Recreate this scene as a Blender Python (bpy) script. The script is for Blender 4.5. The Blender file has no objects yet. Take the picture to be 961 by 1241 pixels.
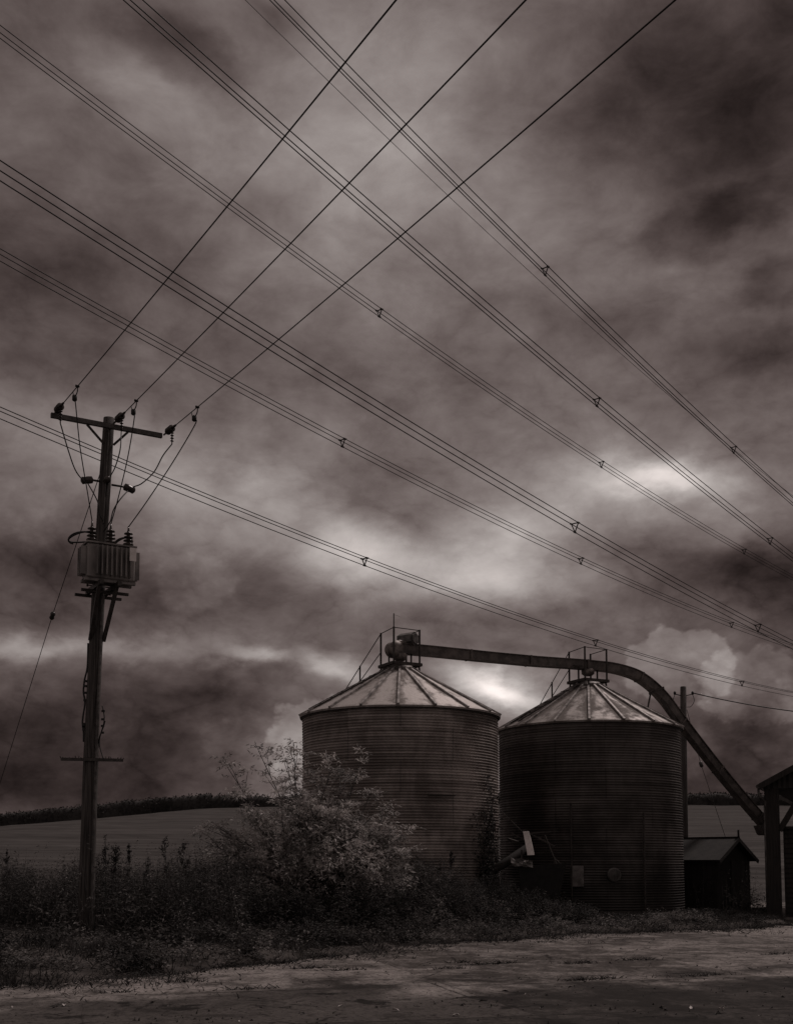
import bpy, math, random
import numpy as np
from mathutils import Vector, Matrix
random.seed(7)
rng = np.random.default_rng(11)
R = math.radians
scn = bpy.context.scene
col = scn.collection

# ------------------------------------------------------------------ camera
W, H, F, EYE = 961.0, 1241.0, 1400.0, 1.6
TH = R(5.0)
CY = 1045 - F * math.tan(TH)
cam_d = bpy.data.cameras.new('camera')
cam = bpy.data.objects.new('camera', cam_d)
col.objects.link(cam)
cam.location = (0, 0, EYE)
cam.rotation_euler = (R(90) + TH, 0, 0)
cam_d.sensor_fit = 'VERTICAL'
cam_d.sensor_height = 36.0
cam_d.lens = F * 36.0 / H
cam_d.shift_y = (CY - H / 2) / H
cam_d.clip_start = 0.1
cam_d.clip_end = 6000
scn.camera = cam


def ray(px, py):
    """direction seen at a point of the photograph, scaled to one metre of depth"""
    xc = (px - W / 2) / F
    yc = -(py - CY) / F
    x, y, z = xc, math.cos(TH) - yc * math.sin(TH), math.sin(TH) + yc * math.cos(TH)
    return Vector((x / y, 1.0, z / y))


def at(px, py, depth):
    return Vector((0, 0, EYE)) + ray(px, py) * depth


def on_plane(S, d, px, py):
    """where the sight line of a photo point meets the vertical plane through S along plan direction d"""
    r = ray(px, py)
    n = (-d[1], d[0])
    t = (S[0] * n[0] + S[1] * n[1]) / (r.x * n[0] + r.y * n[1])
    return Vector((0, 0, EYE)) + r * t


# ------------------------------------------------------------------ helpers
def nrm(v):
    return v / np.maximum(np.linalg.norm(v, axis=-1, keepdims=True), 1e-9)


class MB:
    def __init__(self):
        self.v, self.f = [], []

    def add(self, verts, faces):
        o = len(self.v)
        self.v += [tuple(p) for p in verts]
        self.f += [tuple(i + o for i in f) for f in faces]
        return self

    def box(self, c, size, ax=None, bev=0.0):
        """box about c; ax = (x axis, y axis, z axis)"""
        c = Vector(c)
        if ax is None:
            ax = (Vector((1, 0, 0)), Vector((0, 1, 0)), Vector((0, 0, 1)))
        X, Y, Z = [Vector(a).normalized() for a in ax]
        hx, hy, hz = size[0] / 2, size[1] / 2, size[2] / 2
        if bev <= 0:
            vs = [c + X * sx * hx + Y * sy * hy + Z * sz * hz for sz in (-1, 1) for sy in (-1, 1) for sx in (-1, 1)]
            return self.add(vs, [(0, 2, 3, 1), (4, 5, 7, 6), (0, 1, 5, 4), (2, 6, 7, 3), (0, 4, 6, 2), (1, 3, 7, 5)])
        b = min(bev, hx * .9, hy * .9)
        prof = [(-hx + b, -hy), (hx - b, -hy), (hx, -hy + b), (hx, hy - b), (hx - b, hy), (-hx + b, hy), (-hx, hy - b), (-hx, -hy + b)]
        vs = []
        for z, s in ((-hz, .0), (-hz + b, 1), (hz - b, 1), (hz, 0)):
            for (x, y) in prof:
                k = 1 if s else None
                if s:
                    vs.append(c + X * x + Y * y + Z * z)
                else:
                    vs.append(c + X * (x * (hx - b) / hx) + Y * (y * (hy - b) / hy) + Z * z)
        fs = [tuple(range(7, -1, -1)), tuple(range(24, 32))]
        for r in range(3):
            for i in range(8):
                j = (i + 1) % 8
                fs.append((r * 8 + i, r * 8 + j, r * 8 + 8 + j, r * 8 + 8 + i))
        return self.add(vs, fs)

    def bar(self, a, b, w, h=None, up=(0, 0, 1)):
        a, b = Vector(a), Vector(b)
        d = (b - a)
        L = d.length
        d.normalize()
        u = Vector(up)
        if abs(d.dot(u)) > .98:
            u = Vector((1, 0, 0))
        s = d.cross(u).normalized()
        u = s.cross(d).normalized()
        return self.box((a + b) / 2, (w, L, h or w), (s, d, u))

    def tube(self, pts, rad, n=8, cap=True):
        pts = [Vector(p) for p in pts]
        m = len(pts)
        if not hasattr(rad, '__len__'):
            rad = [rad] * m
        T = []
        for i in range(m):
            t = pts[min(i + 1, m - 1)] - pts[max(i - 1, 0)]
            T.append(t.normalized() if t.length > 1e-9 else Vector((0, 0, 1)))
        a = Vector((0, 0, 1)) if abs(T[0].z) < .9 else Vector((1, 0, 0))
        N = (a - T[0] * a.dot(T[0])).normalized()
        vs = []
        for i in range(m):
            N = (N - T[i] * N.dot(T[i]))
            N = N.normalized() if N.length > 1e-6 else T[i].orthogonal().normalized()
            B = T[i].cross(N)
            for k in range(n):
                t = 2 * math.pi * k / n
                vs.append(pts[i] + (N * math.cos(t) + B * math.sin(t)) * rad[i])
        fs = []
        for i in range(m - 1):
            for k in range(n):
                j = (k + 1) % n
                fs.append((i * n + k, i * n + j, (i + 1) * n + j, (i + 1) * n + k))
        if cap:
            fs.append(tuple(range(n - 1, -1, -1)))
            fs.append(tuple((m - 1) * n + k for k in range(n)))
        return self.add(vs, fs)

    def lathe(self, c, prof, n=24, axis=(0, 0, 1), cap=True):
        """prof: list of (radius, height) along axis from c"""
        c, ax = Vector(c), Vector(axis).normalized()
        X = ax.orthogonal().normalized()
        if abs(ax.z) > .99:
            X = Vector((1, 0, 0))
        Y = ax.cross(X)
        vs = []
        for r, h in prof:
            for k in range(n):
                t = 2 * math.pi * k / n
                vs.append(c + ax * h + (X * math.cos(t) + Y * math.sin(t)) * r)
        fs = []
        for i in range(len(prof) - 1):
            for k in range(n):
                j = (k + 1) % n
                fs.append((i * n + k, i * n + j, (i + 1) * n + j, (i + 1) * n + k))
        if cap:
            fs.append(tuple(range(n - 1, -1, -1)))
            fs.append(tuple((len(prof) - 1) * n + k for k in range(n)))
        return self.add(vs, fs)

    def prism(self, poly, ext):
        """closed outline (3D points) extruded by vector ext"""
        n = len(poly)
        e = Vector(ext)
        vs = [Vector(p) for p in poly] + [Vector(p) + e for p in poly]
        fs = [tuple(range(n - 1, -1, -1)), tuple(range(n, 2 * n))]
        for i in range(n):
            j = (i + 1) % n
            fs.append((i, j, n + j, n + i))
        return self.add(vs, fs)

    def build(self, name, mat, parent=None, smooth=False, loc=None):
        off = Vector((0, 0, 0))
        if parent is not None:
            p = parent
            while p is not None:
                off += p.location
                p = p.parent
        elif loc is not None:
            off = Vector(loc)
        me = bpy.data.meshes.new(name)
        me.from_pydata([tuple(Vector(v) - off) for v in self.v], [], self.f)
        me.materials.append(mat)
        if smooth:
            me.polygons.foreach_set('use_smooth', [True] * len(me.polygons))
        me.update()
        o = bpy.data.objects.new(name, me)
        col.objects.link(o)
        if parent is not None:
            o.parent = parent
        elif loc is not None:
            o.location = off
        return o


def np_mesh(name, V, faces_flat, nper, mat, parent=None, loc=(0, 0, 0), smooth=False):
    """mesh from numpy arrays; every face has nper corners"""
    off = Vector(loc)
    if parent is not None:
        off = Vector((0, 0, 0))
        p = parent
        while p is not None:
            off += p.location
            p = p.parent
    V = np.asarray(V, dtype=np.float32) - np.array(off, dtype=np.float32)
    fl = np.asarray(faces_flat, dtype=np.int32).ravel()
    nf = len(fl) // nper
    me = bpy.data.meshes.new(name)
    me.vertices.add(len(V))
    me.vertices.foreach_set('co', V.ravel())
    me.loops.add(len(fl))
    me.loops.foreach_set('vertex_index', fl)
    me.polygons.add(nf)
    me.polygons.foreach_set('loop_start', np.arange(0, nf * nper, nper, dtype=np.int32))
    try:
        me.polygons.foreach_set('loop_total', np.full(nf, nper, dtype=np.int32))
    except Exception:
        pass
    if smooth:
        me.polygons.foreach_set('use_smooth', np.ones(nf, dtype=bool))
    me.materials.append(mat)
    me.update(calc_edges=True)
    me.validate()
    o = bpy.data.objects.new(name, me)
    col.objects.link(o)
    if parent is not None:
        o.parent = parent
    else:
        o.location = off
    return o


def leaves_geo(P, D, N, L, Wd, fold=.25):
    """folded leaf blades: P base, D direction, N normal, L length, Wd width -> verts, tri faces"""
    P, D, N = np.asarray(P), nrm(np.asarray(D)), np.asarray(N)
    S = nrm(np.cross(D, N))
    N = np.cross(S, D)
    L = np.asarray(L)[:, None]
    Wd = np.asarray(Wd)[:, None]
    mid = P + D * L * .45
    v0 = P
    v1 = mid + S * Wd * .5 + N * Wd * fold
    v2 = P + D * L - N * L * .12
    v3 = mid - S * Wd * .5 + N * Wd * fold
    n = len(P)
    V = np.stack([v0, v1, v2, v3], 1).reshape(-1, 3)
    b = np.arange(n)[:, None] * 4
    Fc = np.concatenate([b + np.array([[0, 1, 2]]), b + np.array([[0, 2, 3]])], 1).reshape(-1)
    return V, Fc


def merge(geos):
    Vs, Fs, o = [], [], 0
    for V, Fc in geos:
        Vs.append(V)
        Fs.append(np.asarray(Fc).ravel() + o)
        o += len(V)
    return np.concatenate(Vs), np.concatenate(Fs)


def rand_unit(n):
    return nrm(rng.normal(size=(n, 3)))


def ribbons(P0, P1, w0, bend=None, segs=3, w1=None):
    """thin crossed blades / stems from P0 to P1 as triangles (flat ribbon, random facing)"""
    n = len(P0)
    D = P1 - P0
    S = nrm(np.cross(D, rand_unit(n)))
    if bend is None:
        bend = np.zeros((n, 3))
    w0 = np.broadcast_to(np.asarray(w0, dtype=float), (n,))
    rows = []
    for i in range(segs + 1):
        t = i / segs
        c = P0 + D * t + bend * (t * t - t) * -1 * 0 + bend * t * t
        w = (w0 * (1 - t) + (w0 * .12 if w1 is None else w1) * t)[:, None]
        rows.append(np.stack([c - S * w / 2, c + S * w / 2], 1))
    V = np.stack(rows, 1).reshape(n, -1, 3)
    k = V.shape[1]
    f = []
    for i in range(segs):
        a = 2 * i
        f += [[a, a + 1, a + 3], [a, a + 3, a + 2]]
    f = np.array(f)
    Fc = (np.arange(n)[:, None, None] * k + f[None]).reshape(-1)
    return V.reshape(-1, 3), Fc


def tag(o, label=None, cat=None, group=None, kind=None):
    if label:
        o['label'] = label
    if cat:
        o['category'] = cat
    if group:
        o['group'] = group
    if kind:
        o['kind'] = kind
    return o


def empty(name, loc, label, cat, group=None):
    o = bpy.data.objects.new(name, None)
    o.empty_display_size = .3
    col.objects.link(o)
    o.location = Vector(loc)
    return tag(o, label, cat, group)


# ------------------------------------------------------------------ materials
class NT:
    def __init__(self, tree):
        self.t = tree
        self.n = tree.nodes
        self.l = tree.links

    def node(self, typ, **kw):
        nd = self.n.new(typ)
        for k, v in kw.items():
            setattr(nd, k, v)
        return nd

    def put(self, sock, v):
        if hasattr(v, 'is_output'):
            self.l.new(v, sock)
        elif v is not None:
            sock.default_value = v

    def math(self, op, a, b=None, c=None, clamp=False):
        nd = self.node('ShaderNodeMath', operation=op)
        nd.use_clamp = clamp
        self.put(nd.inputs[0], a)
        if b is not None:
            self.put(nd.inputs[1], b)
        if c is not None:
            self.put(nd.inputs[2], c)
        return nd.outputs[0]

    def ss(self, x, lo, hi):
        nd = self.node('ShaderNodeMapRange', interpolation_type='SMOOTHSTEP')
        self.put(nd.inputs[0], x)
        self.put(nd.inputs[1], lo)
        self.put(nd.inputs[2], hi)
        return nd.outputs[0]

    def lin(self, x, a, b, c, d):
        nd = self.node('ShaderNodeMapRange')
        for i, v in enumerate((x, a, b, c, d)):
            self.put(nd.inputs[i], v)
        return nd.outputs[0]

    def noise(self, vec, scale, detail=5, rough=.55, dist=0.0, col=False):
        nd = self.node('ShaderNodeTexNoise')
        self.put(nd.inputs['Vector'], vec)
        nd.inputs['Scale'].default_value = scale
        nd.inputs['Detail'].default_value = detail
        nd.inputs['Roughness'].default_value = rough
        nd.inputs['Distortion'].default_value = dist
        return nd.outputs[1] if col else nd.outputs[0]

    def mapping(self, vec, loc=(0, 0, 0), rot=(0, 0, 0), scale=(1, 1, 1), typ='POINT'):
        nd = self.node('ShaderNodeMapping', vector_type=typ)
        self.put(nd.inputs[0], vec)
        nd.inputs['Location'].default_value = loc
        nd.inputs['Rotation'].default_value = rot
        nd.inputs['Scale'].default_value = scale
        return nd.outputs[0]

    def mix(self, f, a, b):
        nd = self.node('ShaderNodeMix', data_type='RGBA')
        self.put(nd.inputs[0], f)
        self.put(nd.inputs[6], a)
        self.put(nd.inputs[7], b)
        return nd.outputs[2]

    def sep(self, v):
        nd = self.node('ShaderNodeSeparateXYZ')
        self.put(nd.inputs[0], v)
        return nd.outputs

    def comb(self, x, y, z):
        nd = self.node('ShaderNodeCombineXYZ')
        for i, v in enumerate((x, y, z)):
            self.put(nd.inputs[i], v)
        return nd.outputs[0]


def g(v, warm=.04):
    """a slightly warm neutral"""
    return (v * (1 + warm), v * (1 - warm * .3), v * (1 - warm), 1)


def new_mat(name):
    m = bpy.data.materials.new(name)
    m.use_nodes = True
    nt = NT(m.node_tree)
    bsdf = nt.n['Principled BSDF']
    tc = nt.node('ShaderNodeTexCoord')
    return m, nt, bsdf, tc.outputs['Object']


def simple(name, lo, hi, rough=.7, metal=0.0, scale=6.0, stretch=(1, 1, 1), bump=.0, bscale=40, warm=.05, spec=.4):
    m, nt, b, oc = new_mat(name)
    v = nt.mapping(oc, scale=stretch)
    n = nt.noise(v, scale, 7, .62)
    f = nt.ss(n, .32, .68)
    nt.put(b.inputs['Base Color'], nt.mix(f, g(lo, warm), g(hi, warm)))
    nt.put(b.inputs['Roughness'], nt.lin(n, .3, .7, rough - .08, min(1, rough + .08)))
    b.inputs['Metallic'].default_value = metal
    b.inputs['Specular IOR Level'].default_value = spec
    if bump:
        bp = nt.node('ShaderNodeBump')
        bp.inputs['Strength'].default_value = bump
        bp.inputs['Distance'].default_value = .01
        nt.put(bp.inputs['Height'], nt.noise(v, bscale, 5, .6))
        nt.put(b.inputs['Normal'], bp.outputs[0])
    return m


def leaf_mat(name, lo, hi, trans=.35, scale=3.0, rough=.55, warm=.05):
    m, nt, b, oc = new_mat(name)
    n1 = nt.noise(oc, scale, 3, .6)
    n2 = nt.noise(oc, scale * 9, 2, .5)
    f = nt.ss(nt.math('ADD', nt.math('MULTIPLY', n1, .55), nt.math('MULTIPLY', n2, .45)), .38, .62)
    c = nt.mix(f, g(lo, warm), g(hi, warm))
    nt.put(b.inputs['Base Color'], c)
    b.inputs['Roughness'].default_value = rough
    b.inputs['Specular IOR Level'].default_value = .35
    tr = nt.node('ShaderNodeBsdfTranslucent')
    nt.put(tr.inputs[0], c)
    ms = nt.node('ShaderNodeMixShader')
    ms.inputs[0].default_value = trans
    nt.l.new(b.outputs[0], ms.inputs[1])
    nt.l.new(tr.outputs[0], ms.inputs[2])
    nt.l.new(ms.outputs[0], nt.n['Material Output'].inputs[0])
    return m


def silo_wall_mat(name, base, seed):
    m, nt, b, oc = new_mat(name)
    x, y, z = nt.sep(oc)[0:3]
    ang = nt.math('ARCTAN2', y, x)
    cyl = nt.comb(nt.math('MULTIPLY', ang, 2.8), z, seed)
    streak = nt.noise(nt.mapping(cyl, scale=(2.2, .22, 1)), 1.6, 7, .62)
    blotch = nt.noise(nt.mapping(cyl, scale=(.8, .6, 1)), .9, 6, .6, .4)
    fine = nt.noise(cyl, 14, 6, .65)
    # ring courses of sheets, each sheet with a slightly different weathering
    row = nt.math('FLOOR', nt.math('DIVIDE', z, .86))
    colm = nt.math('FLOOR', nt.math('ADD', nt.math('MULTIPLY', ang, 6 / (2 * math.pi)), nt.math('MULTIPLY', row, .5)))
    wn = nt.node('ShaderNodeTexWhiteNoise', noise_dimensions='3D')
    nt.put(wn.inputs[0], nt.comb(colm, row, seed))
    rown = nt.noise(nt.comb(nt.math('MULTIPLY', ang, .35), nt.math('MULTIPLY', z, 9.0), seed), 1.0, 4, .6)
    tone = nt.math('ADD', nt.math('MULTIPLY', wn.outputs[0], .08), nt.math('MULTIPLY', nt.math('SUBTRACT', rown, .42), .55))
    f = nt.math('ADD', nt.math('ADD', nt.math('MULTIPLY', streak, .14), nt.math('MULTIPLY', blotch, .86)), tone)
    f = nt.ss(f, .42, .85)
    c = nt.mix(f, g(base * .4, .12), g(base * 1.5, .08))
    c = nt.mix(nt.ss(fine, .55, .8), c, g(base * .45, .16))
    # algae and splash dirt rising from the ground, dark runs from the top joints
    low = nt.ss(nt.math('ADD', z, nt.math('MULTIPLY', nt.math('SUBTRACT', blotch, .5), 3.0)), 2.9, .4)
    c = nt.mix(nt.math('MULTIPLY', low, .75), c, g(base * .16, .1))
    # sheet seams
    fr = nt.math('FRACT', nt.math('ADD', nt.math('MULTIPLY', ang, 6 / (2 * math.pi)), nt.math('MULTIPLY', row, .5)))
    seam = nt.math('LESS_THAN', nt.math('ABSOLUTE', nt.math('SUBTRACT', fr, .5)), .005)
    c = nt.mix(nt.math('MULTIPLY', seam, .6), c, g(base * .2))
    nt.put(b.inputs['Base Color'], c)
    b.inputs['Metallic'].default_value = .35
    nt.put(b.inputs['Roughness'], nt.lin(f, 0, 1, .62, .42))
    bp = nt.node('ShaderNodeBump')
    bp.inputs['Strength'].default_value = .25
    bp.inputs['Distance'].default_value = .008
    nt.put(bp.inputs['Height'], fine)
    nt.put(b.inputs['Normal'], bp.outputs[0])
    return m


def silo_roof_mat(name, clean, rust, amount, seed, nsec, a0):
    m, nt, b, oc = new_mat(name)
    x, y, z = nt.sep(oc)[0:3]
    ang = nt.math('ARCTAN2', y, x)
    rad = nt.math('SQRT', nt.math('ADD', nt.math('MULTIPLY', x, x), nt.math('MULTIPLY', y, y)))
    s = nt.math('MULTIPLY', nt.math('SUBTRACT', ang, a0), nsec / (2 * math.pi))
    s = nt.math('ADD', s, 40.0)
    fr = nt.math('FRACT', s)
    d = nt.math('MINIMUM', fr, nt.math('SUBTRACT', 1.0, fr))
    dm = nt.math('MULTIPLY', nt.math('MULTIPLY', d, rad), 2 * math.pi / nsec)      # metres from the nearest rib
    v = nt.comb(nt.math('MULTIPLY', s, 1.0), nt.math('MULTIPLY', rad, .7), seed)
    n1 = nt.noise(v, 1.7, 7, .65, .3)
    n2 = nt.noise(nt.mapping(oc, loc=(seed, 0, 0)), 5, 7, .65)
    n3 = nt.noise(nt.mapping(oc, loc=(seed, 3, 0)), 22, 5, .6)
    near = nt.ss(dm, .26, .0)
    stain = nt.math('ADD', nt.math('MULTIPLY', near, .26), nt.math('MULTIPLY', n1, 1.25))
    stain = nt.math('ADD', stain, nt.math('MULTIPLY', nt.math('SUBTRACT', n2, .5), .6))
    stain = nt.ss(stain, amount - .08, amount + .30)
    edge = nt.ss(nt.math('ADD', rad, nt.math('MULTIPLY', nt.math('SUBTRACT', n2, .5), .6)), 2.7, 2.95)
    stain = nt.math('MAXIMUM', stain, nt.math('MULTIPLY', edge, .6))
    cl = nt.mix(nt.ss(n3, .4, .7), g(clean, .05), g(clean * .8, .07))
    c = nt.mix(nt.math('MULTIPLY', stain, .92), cl, g(rust, .16))
    nt.put(b.inputs['Base Color'], c)
    nt.put(b.inputs['Metallic'], nt.lin(stain, 0, 1, .45, .0))
    nt.put(b.inputs['Roughness'], nt.lin(stain, 0, 1, .58, .85))
    return m


M = {}
M['wood'] = simple('weathered_pole_wood', .018, .10, .85, 0, 5, (6, 6, .25), .5, 60, .08)
M['arm'] = simple('galvanised_arm', .05, .13, .6, .3, 8, warm=.06)
M['steel'] = simple('dull_steel', .03, .08, .55, .4, 9, warm=.08)
M['cable'] = simple('black_cable', .012, .025, .6, 0, 5)
M['conductor'] = simple('aluminium_conductor', .02, .03, .6, .0, 3, warm=.1)
M['porcelain'] = simple('brown_porcelain', .02, .05, .25, 0, 7, warm=.15)
M['tank'] = simple('transformer_paint', .11, .27, .5, 0, 4, (1, 1, .4), .1, 60, .06)
M['plate'] = simple('pale_plate', .7, .85, .5, 0, 9)
M['wallL'] = silo_wall_mat('silo_wall_weathered', .33, 1.7)
M['wallR'] = silo_wall_mat('silo_wall_rusted', .105, 6.3)
M['conveyor'] = simple('conveyor_steel', .055, .15, .55, .35, 4, (1, 1, 1), .15, 50, .1)
M['drum'] = simple('drive_paint', .08, .24, .5, .3, 7, warm=.1)
M['motor'] = simple('motor_cowl', .06, .18, .5, .3, 7)
M['rail'] = simple('rail_steel', .03, .07, .6, .4, 9, warm=.1)
M['sheet'] = simple('pale_bent_sheet', .6, .85, .6, .1, 7, bump=.3, bscale=20)
M['hatch'] = simple('painted_hatch', .10, .22, .6, .1, 6, warm=.06)
M['shedwall'] = simple('tarred_boards', .008, .03, .85, 0, 5, (5, 5, .4), .4, 30, .1)
M['shedroof'] = simple('mossy_felt_roof', .008, .035, .9, 0, 5, bump=.5, bscale=25)
M['barnpost'] = simple('barn_timber', .012, .035, .85, 0, 5, (5, 5, .3), .4, 40, .1)
M['barnsheet'] = simple('barn_sheeting', .012, .04, .75, .1, 3, (2, 2, .5), .2, 30)
M['insul'] = simple('stay_insulator', .02, .05, .4, 0, 8)
M['leaf'] = leaf_mat('pale_shrub_leaves', .10, .54, .42, 1.3, .5)
M['leafdark'] = leaf_mat('bramble_leaves', .008, .055, .25, 1.1, .85)
M['leafmid'] = leaf_mat('verge_leaves', .03, .19, .3, .9, .8)
M['weed'] = leaf_mat('dry_weed', .03, .12, .25, 1.2, .8)
M['grass'] = leaf_mat('verge_grass', .010, .065, .3, .7, .85)
M['hedge'] = leaf_mat('hedge_leaves', .02, .05, .1, .2, .9)
M['stem'] = simple('shrub_stem', .04, .10, .8, 0, 8)
M['litter'] = simple('pale_fallen_leaf', .35, .6, .7, 0, 9)


def concrete_mat():
    m, nt, b, oc = new_mat('yard_concrete')
    p = nt.mapping(oc, rot=(0, 0, R(-15)))
    px_, py_, _ = nt.sep(p)[0:3]
    wob = nt.noise(oc, 1.3, 4, .6)
    u = nt.math('ADD', nt.math('DIVIDE', px_, 4.6), nt.math('MULTIPLY', nt.math('SUBTRACT', wob, .5), .03))
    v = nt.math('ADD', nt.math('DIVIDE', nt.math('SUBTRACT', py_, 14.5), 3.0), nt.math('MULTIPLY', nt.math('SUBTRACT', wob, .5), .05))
    wn = nt.node('ShaderNodeTexWhiteNoise', noise_dimensions='3D')
    nt.put(wn.inputs[0], nt.comb(nt.math('FLOOR', u), nt.math('FLOOR', v), 3.0))
    fu, fv = nt.math('FRACT', u), nt.math('FRACT', v)
    du = nt.math('MULTIPLY', nt.math('MINIMUM', fu, nt.math('SUBTRACT', 1.0, fu)), 4.6)
    dv = nt.math('MULTIPLY', nt.math('MINIMUM', fv, nt.math('SUBTRACT', 1.0, fv)), 3.0)
    dj = nt.math('MINIMUM', du, dv)
    grit = nt.noise(oc, 16, 8, .75)
    pat = nt.noise(oc, .55, 8, .62, .5)
    pat2 = nt.noise(nt.mapping(oc, rot=(0, 0, R(-15)), scale=(1.0, .8, 1)), 2.6, 9, .74, .5)
    f = nt.math('ADD', nt.math('MULTIPLY', pat, .45), nt.math('MULTIPLY', pat2, .65))
    f = nt.math('ADD', f, nt.math('MULTIPLY', wn.outputs[0], .16))
    f = nt.ss(f, .50, .74)
    lighter = nt.ss(nt.math('ADD', v, nt.math('MULTIPLY', nt.math('SUBTRACT', pat, .5), 3.2)), -.35, .45)      # real tone break in the slabs, plus vignette darkening painted into the nearer colour
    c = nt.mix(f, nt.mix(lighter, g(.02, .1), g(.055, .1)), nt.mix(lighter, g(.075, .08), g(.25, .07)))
    c = nt.mix(nt.math('MULTIPLY', nt.ss(grit, .50, .62), .85), c, g(.014, .1))
    soil = nt.noise(nt.mapping(oc, loc=(2, 9, 0), rot=(0, 0, R(-15)), scale=(1, 1.1, 1)), 5.5, 9, .75, .3)
    c = nt.mix(nt.math('MULTIPLY', nt.ss(soil, .55, .64), .7), c, g(.016, .1))
    pit = nt.node('ShaderNodeTexVoronoi')
    nt.put(pit.inputs['Vector'], oc)
    pit.inputs['Scale'].default_value = 3.2
    spot = nt.ss(nt.math('ADD', pit.outputs[0], nt.math('MULTIPLY', grit, .25)), .26, .17)
    c = nt.mix(nt.math('MULTIPLY', spot, .7), c, g(.02, .1))
    big = nt.noise(nt.mapping(oc, loc=(7, 3, 0), rot=(0, 0, R(-15)), scale=(.9, .9, 1)), 1.3, 9, .72, .4)
    moss = nt.ss(nt.math('ADD', nt.math('MULTIPLY', big, .7), nt.math('MULTIPLY', pat2, .4)), nt.math('ADD', nt.math('MULTIPLY', lighter, .05), .585), nt.math('ADD', nt.math('MULTIPLY', lighter, .05), .65))
    c = nt.mix(nt.math('MULTIPLY', moss, .9), c, g(.010, .08))
    crk = nt.node('ShaderNodeTexVoronoi', feature='DISTANCE_TO_EDGE')
    nt.put(crk.inputs['Vector'], nt.mix(.12, oc, nt.noise(oc, 1.6, 6, .7, 0, True)))
    crk.inputs['Scale'].default_value = .42
    cm = nt.math('MULTIPLY', nt.ss(crk.outputs[0], .012, .002), nt.ss(big, .46, .56))
    c = nt.mix(nt.math('MULTIPLY', cm, .85), c, g(.012, .1))
    jw = nt.math('MULTIPLY', nt.ss(pat2, .4, .7), .06)
    joint = nt.ss(nt.math('MINIMUM', nt.math('ADD', du, .022), dv), nt.math('ADD', jw, .03), .0)
    c = nt.mix(nt.math('MULTIPLY', joint, .75), c, g(.015, .1))
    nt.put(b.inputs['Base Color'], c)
    nt.put(b.inputs['Roughness'], nt.lin(f, 0, 1, .78, .92))
    b.inputs['Specular IOR Level'].default_value = .08
    bp = nt.node('ShaderNodeBump')
    bp.inputs['Strength'].default_value = .6
    bp.inputs['Distance'].default_value = .012
    hgt = nt.math('SUBTRACT', nt.math('ADD', nt.math('MULTIPLY', grit, .5), pat2), nt.math('MULTIPLY', joint, 1.2))
    nt.put(bp.inputs['Height'], hgt)
    nt.put(b.inputs['Normal'], bp.outputs[0])
    return m


def terrain_mat():
    m, nt, b, oc = new_mat('field_and_verge_soil')
    x, y, z = nt.sep(oc)[0:3]
    n = nt.noise(oc, 1.2, 7, .65)
    far = nt.noise(nt.mapping(oc, scale=(.02, .12, 1)), 1.0, 7, .65)
    rows = nt.node('ShaderNodeTexWave', wave_type='BANDS', bands_direction='Y')
    nt.put(rows.inputs['Vector'], nt.mapping(oc, rot=(0, 0, R(8)), scale=(1, .45, 1)))
    rows.inputs['Scale'].default_value = .16
    rows.inputs['Distortion'].default_value = 5
    rows.inputs['Detail'].default_value = 4
    rows.inputs['Detail Scale'].default_value = .4
    fine = nt.noise(nt.mapping(oc, scale=(.25, 1, 1)), 1.6, 8, .7)
    fld = nt.math('ADD', nt.math('MULTIPLY', far, .5), nt.math('MULTIPLY', rows.outputs[1], .10))
    fld = nt.math('ADD', fld, nt.math('MULTIPLY', fine, .45))
    cf = nt.mix(nt.ss(fld, .35, .75), g(.03, .08), g(.085, .06))
    cv = nt.mix(nt.ss(n, .35, .7), g(.025, .1), g(.08, .08))
    yy = nt.math('ADD', y, nt.math('MULTIPLY', n, 4))
    nt.put(b.inputs['Base Color'], nt.mix(nt.ss(yy, 42, 47), cv, cf))
    b.inputs['Roughness'].default_value = .95
    b.inputs['Specular IOR Level'].default_value = .1
    return m


# ------------------------------------------------------------------ ground
EX = np.array([-60, -5.1, -2.3, .3, 4.5, 7.4, 10.0, 11.0, 13.0, 80])
EYv = np.array([-40, 14.9, 17.9, 22.4, 26.4, 27.6, 29.5, 33, 47, 50])


def y_edge(x):
    x = np.asarray(x, dtype=float)
    return np.interp(x, EX, EYv) + .22 * np.sin(x * 2.1) + .16 * np.sin(x * 4.7 + 1) + .10 * np.sin(x * 9.1 + 2)


def sstep(x, a, b):
    t = np.clip((np.asarray(x, dtype=float) - a) / (b - a), 0, 1)
    return t * t * (3 - 2 * t)


def terr(x, y):
    x, y = np.asarray(x, dtype=float), np.asarray(y, dtype=float)
    e = y - y_edge(x)
    z = -.07 + .14 * sstep(e, -.35, .9) + .03 * np.clip(e, 0, 8) * sstep(-x, -3, 3)
    z = z + sstep(e, .2, 1.5) * .05 * (np.sin(x * 1.9 + y * .7) + np.sin(y * 1.3 - x * .6))
    hx = np.interp(x, [-400, -86, -41, 0, 64, 400], [2, 8.6, 13.0, 14.0, 13.9, 12.5])
    f = np.clip((y - 45) / 205, 0, 1.0)
    z = z + hx * f ** 1.15
    z = z + .010 * np.clip(y - 250, 0, 300)
    return z


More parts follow.
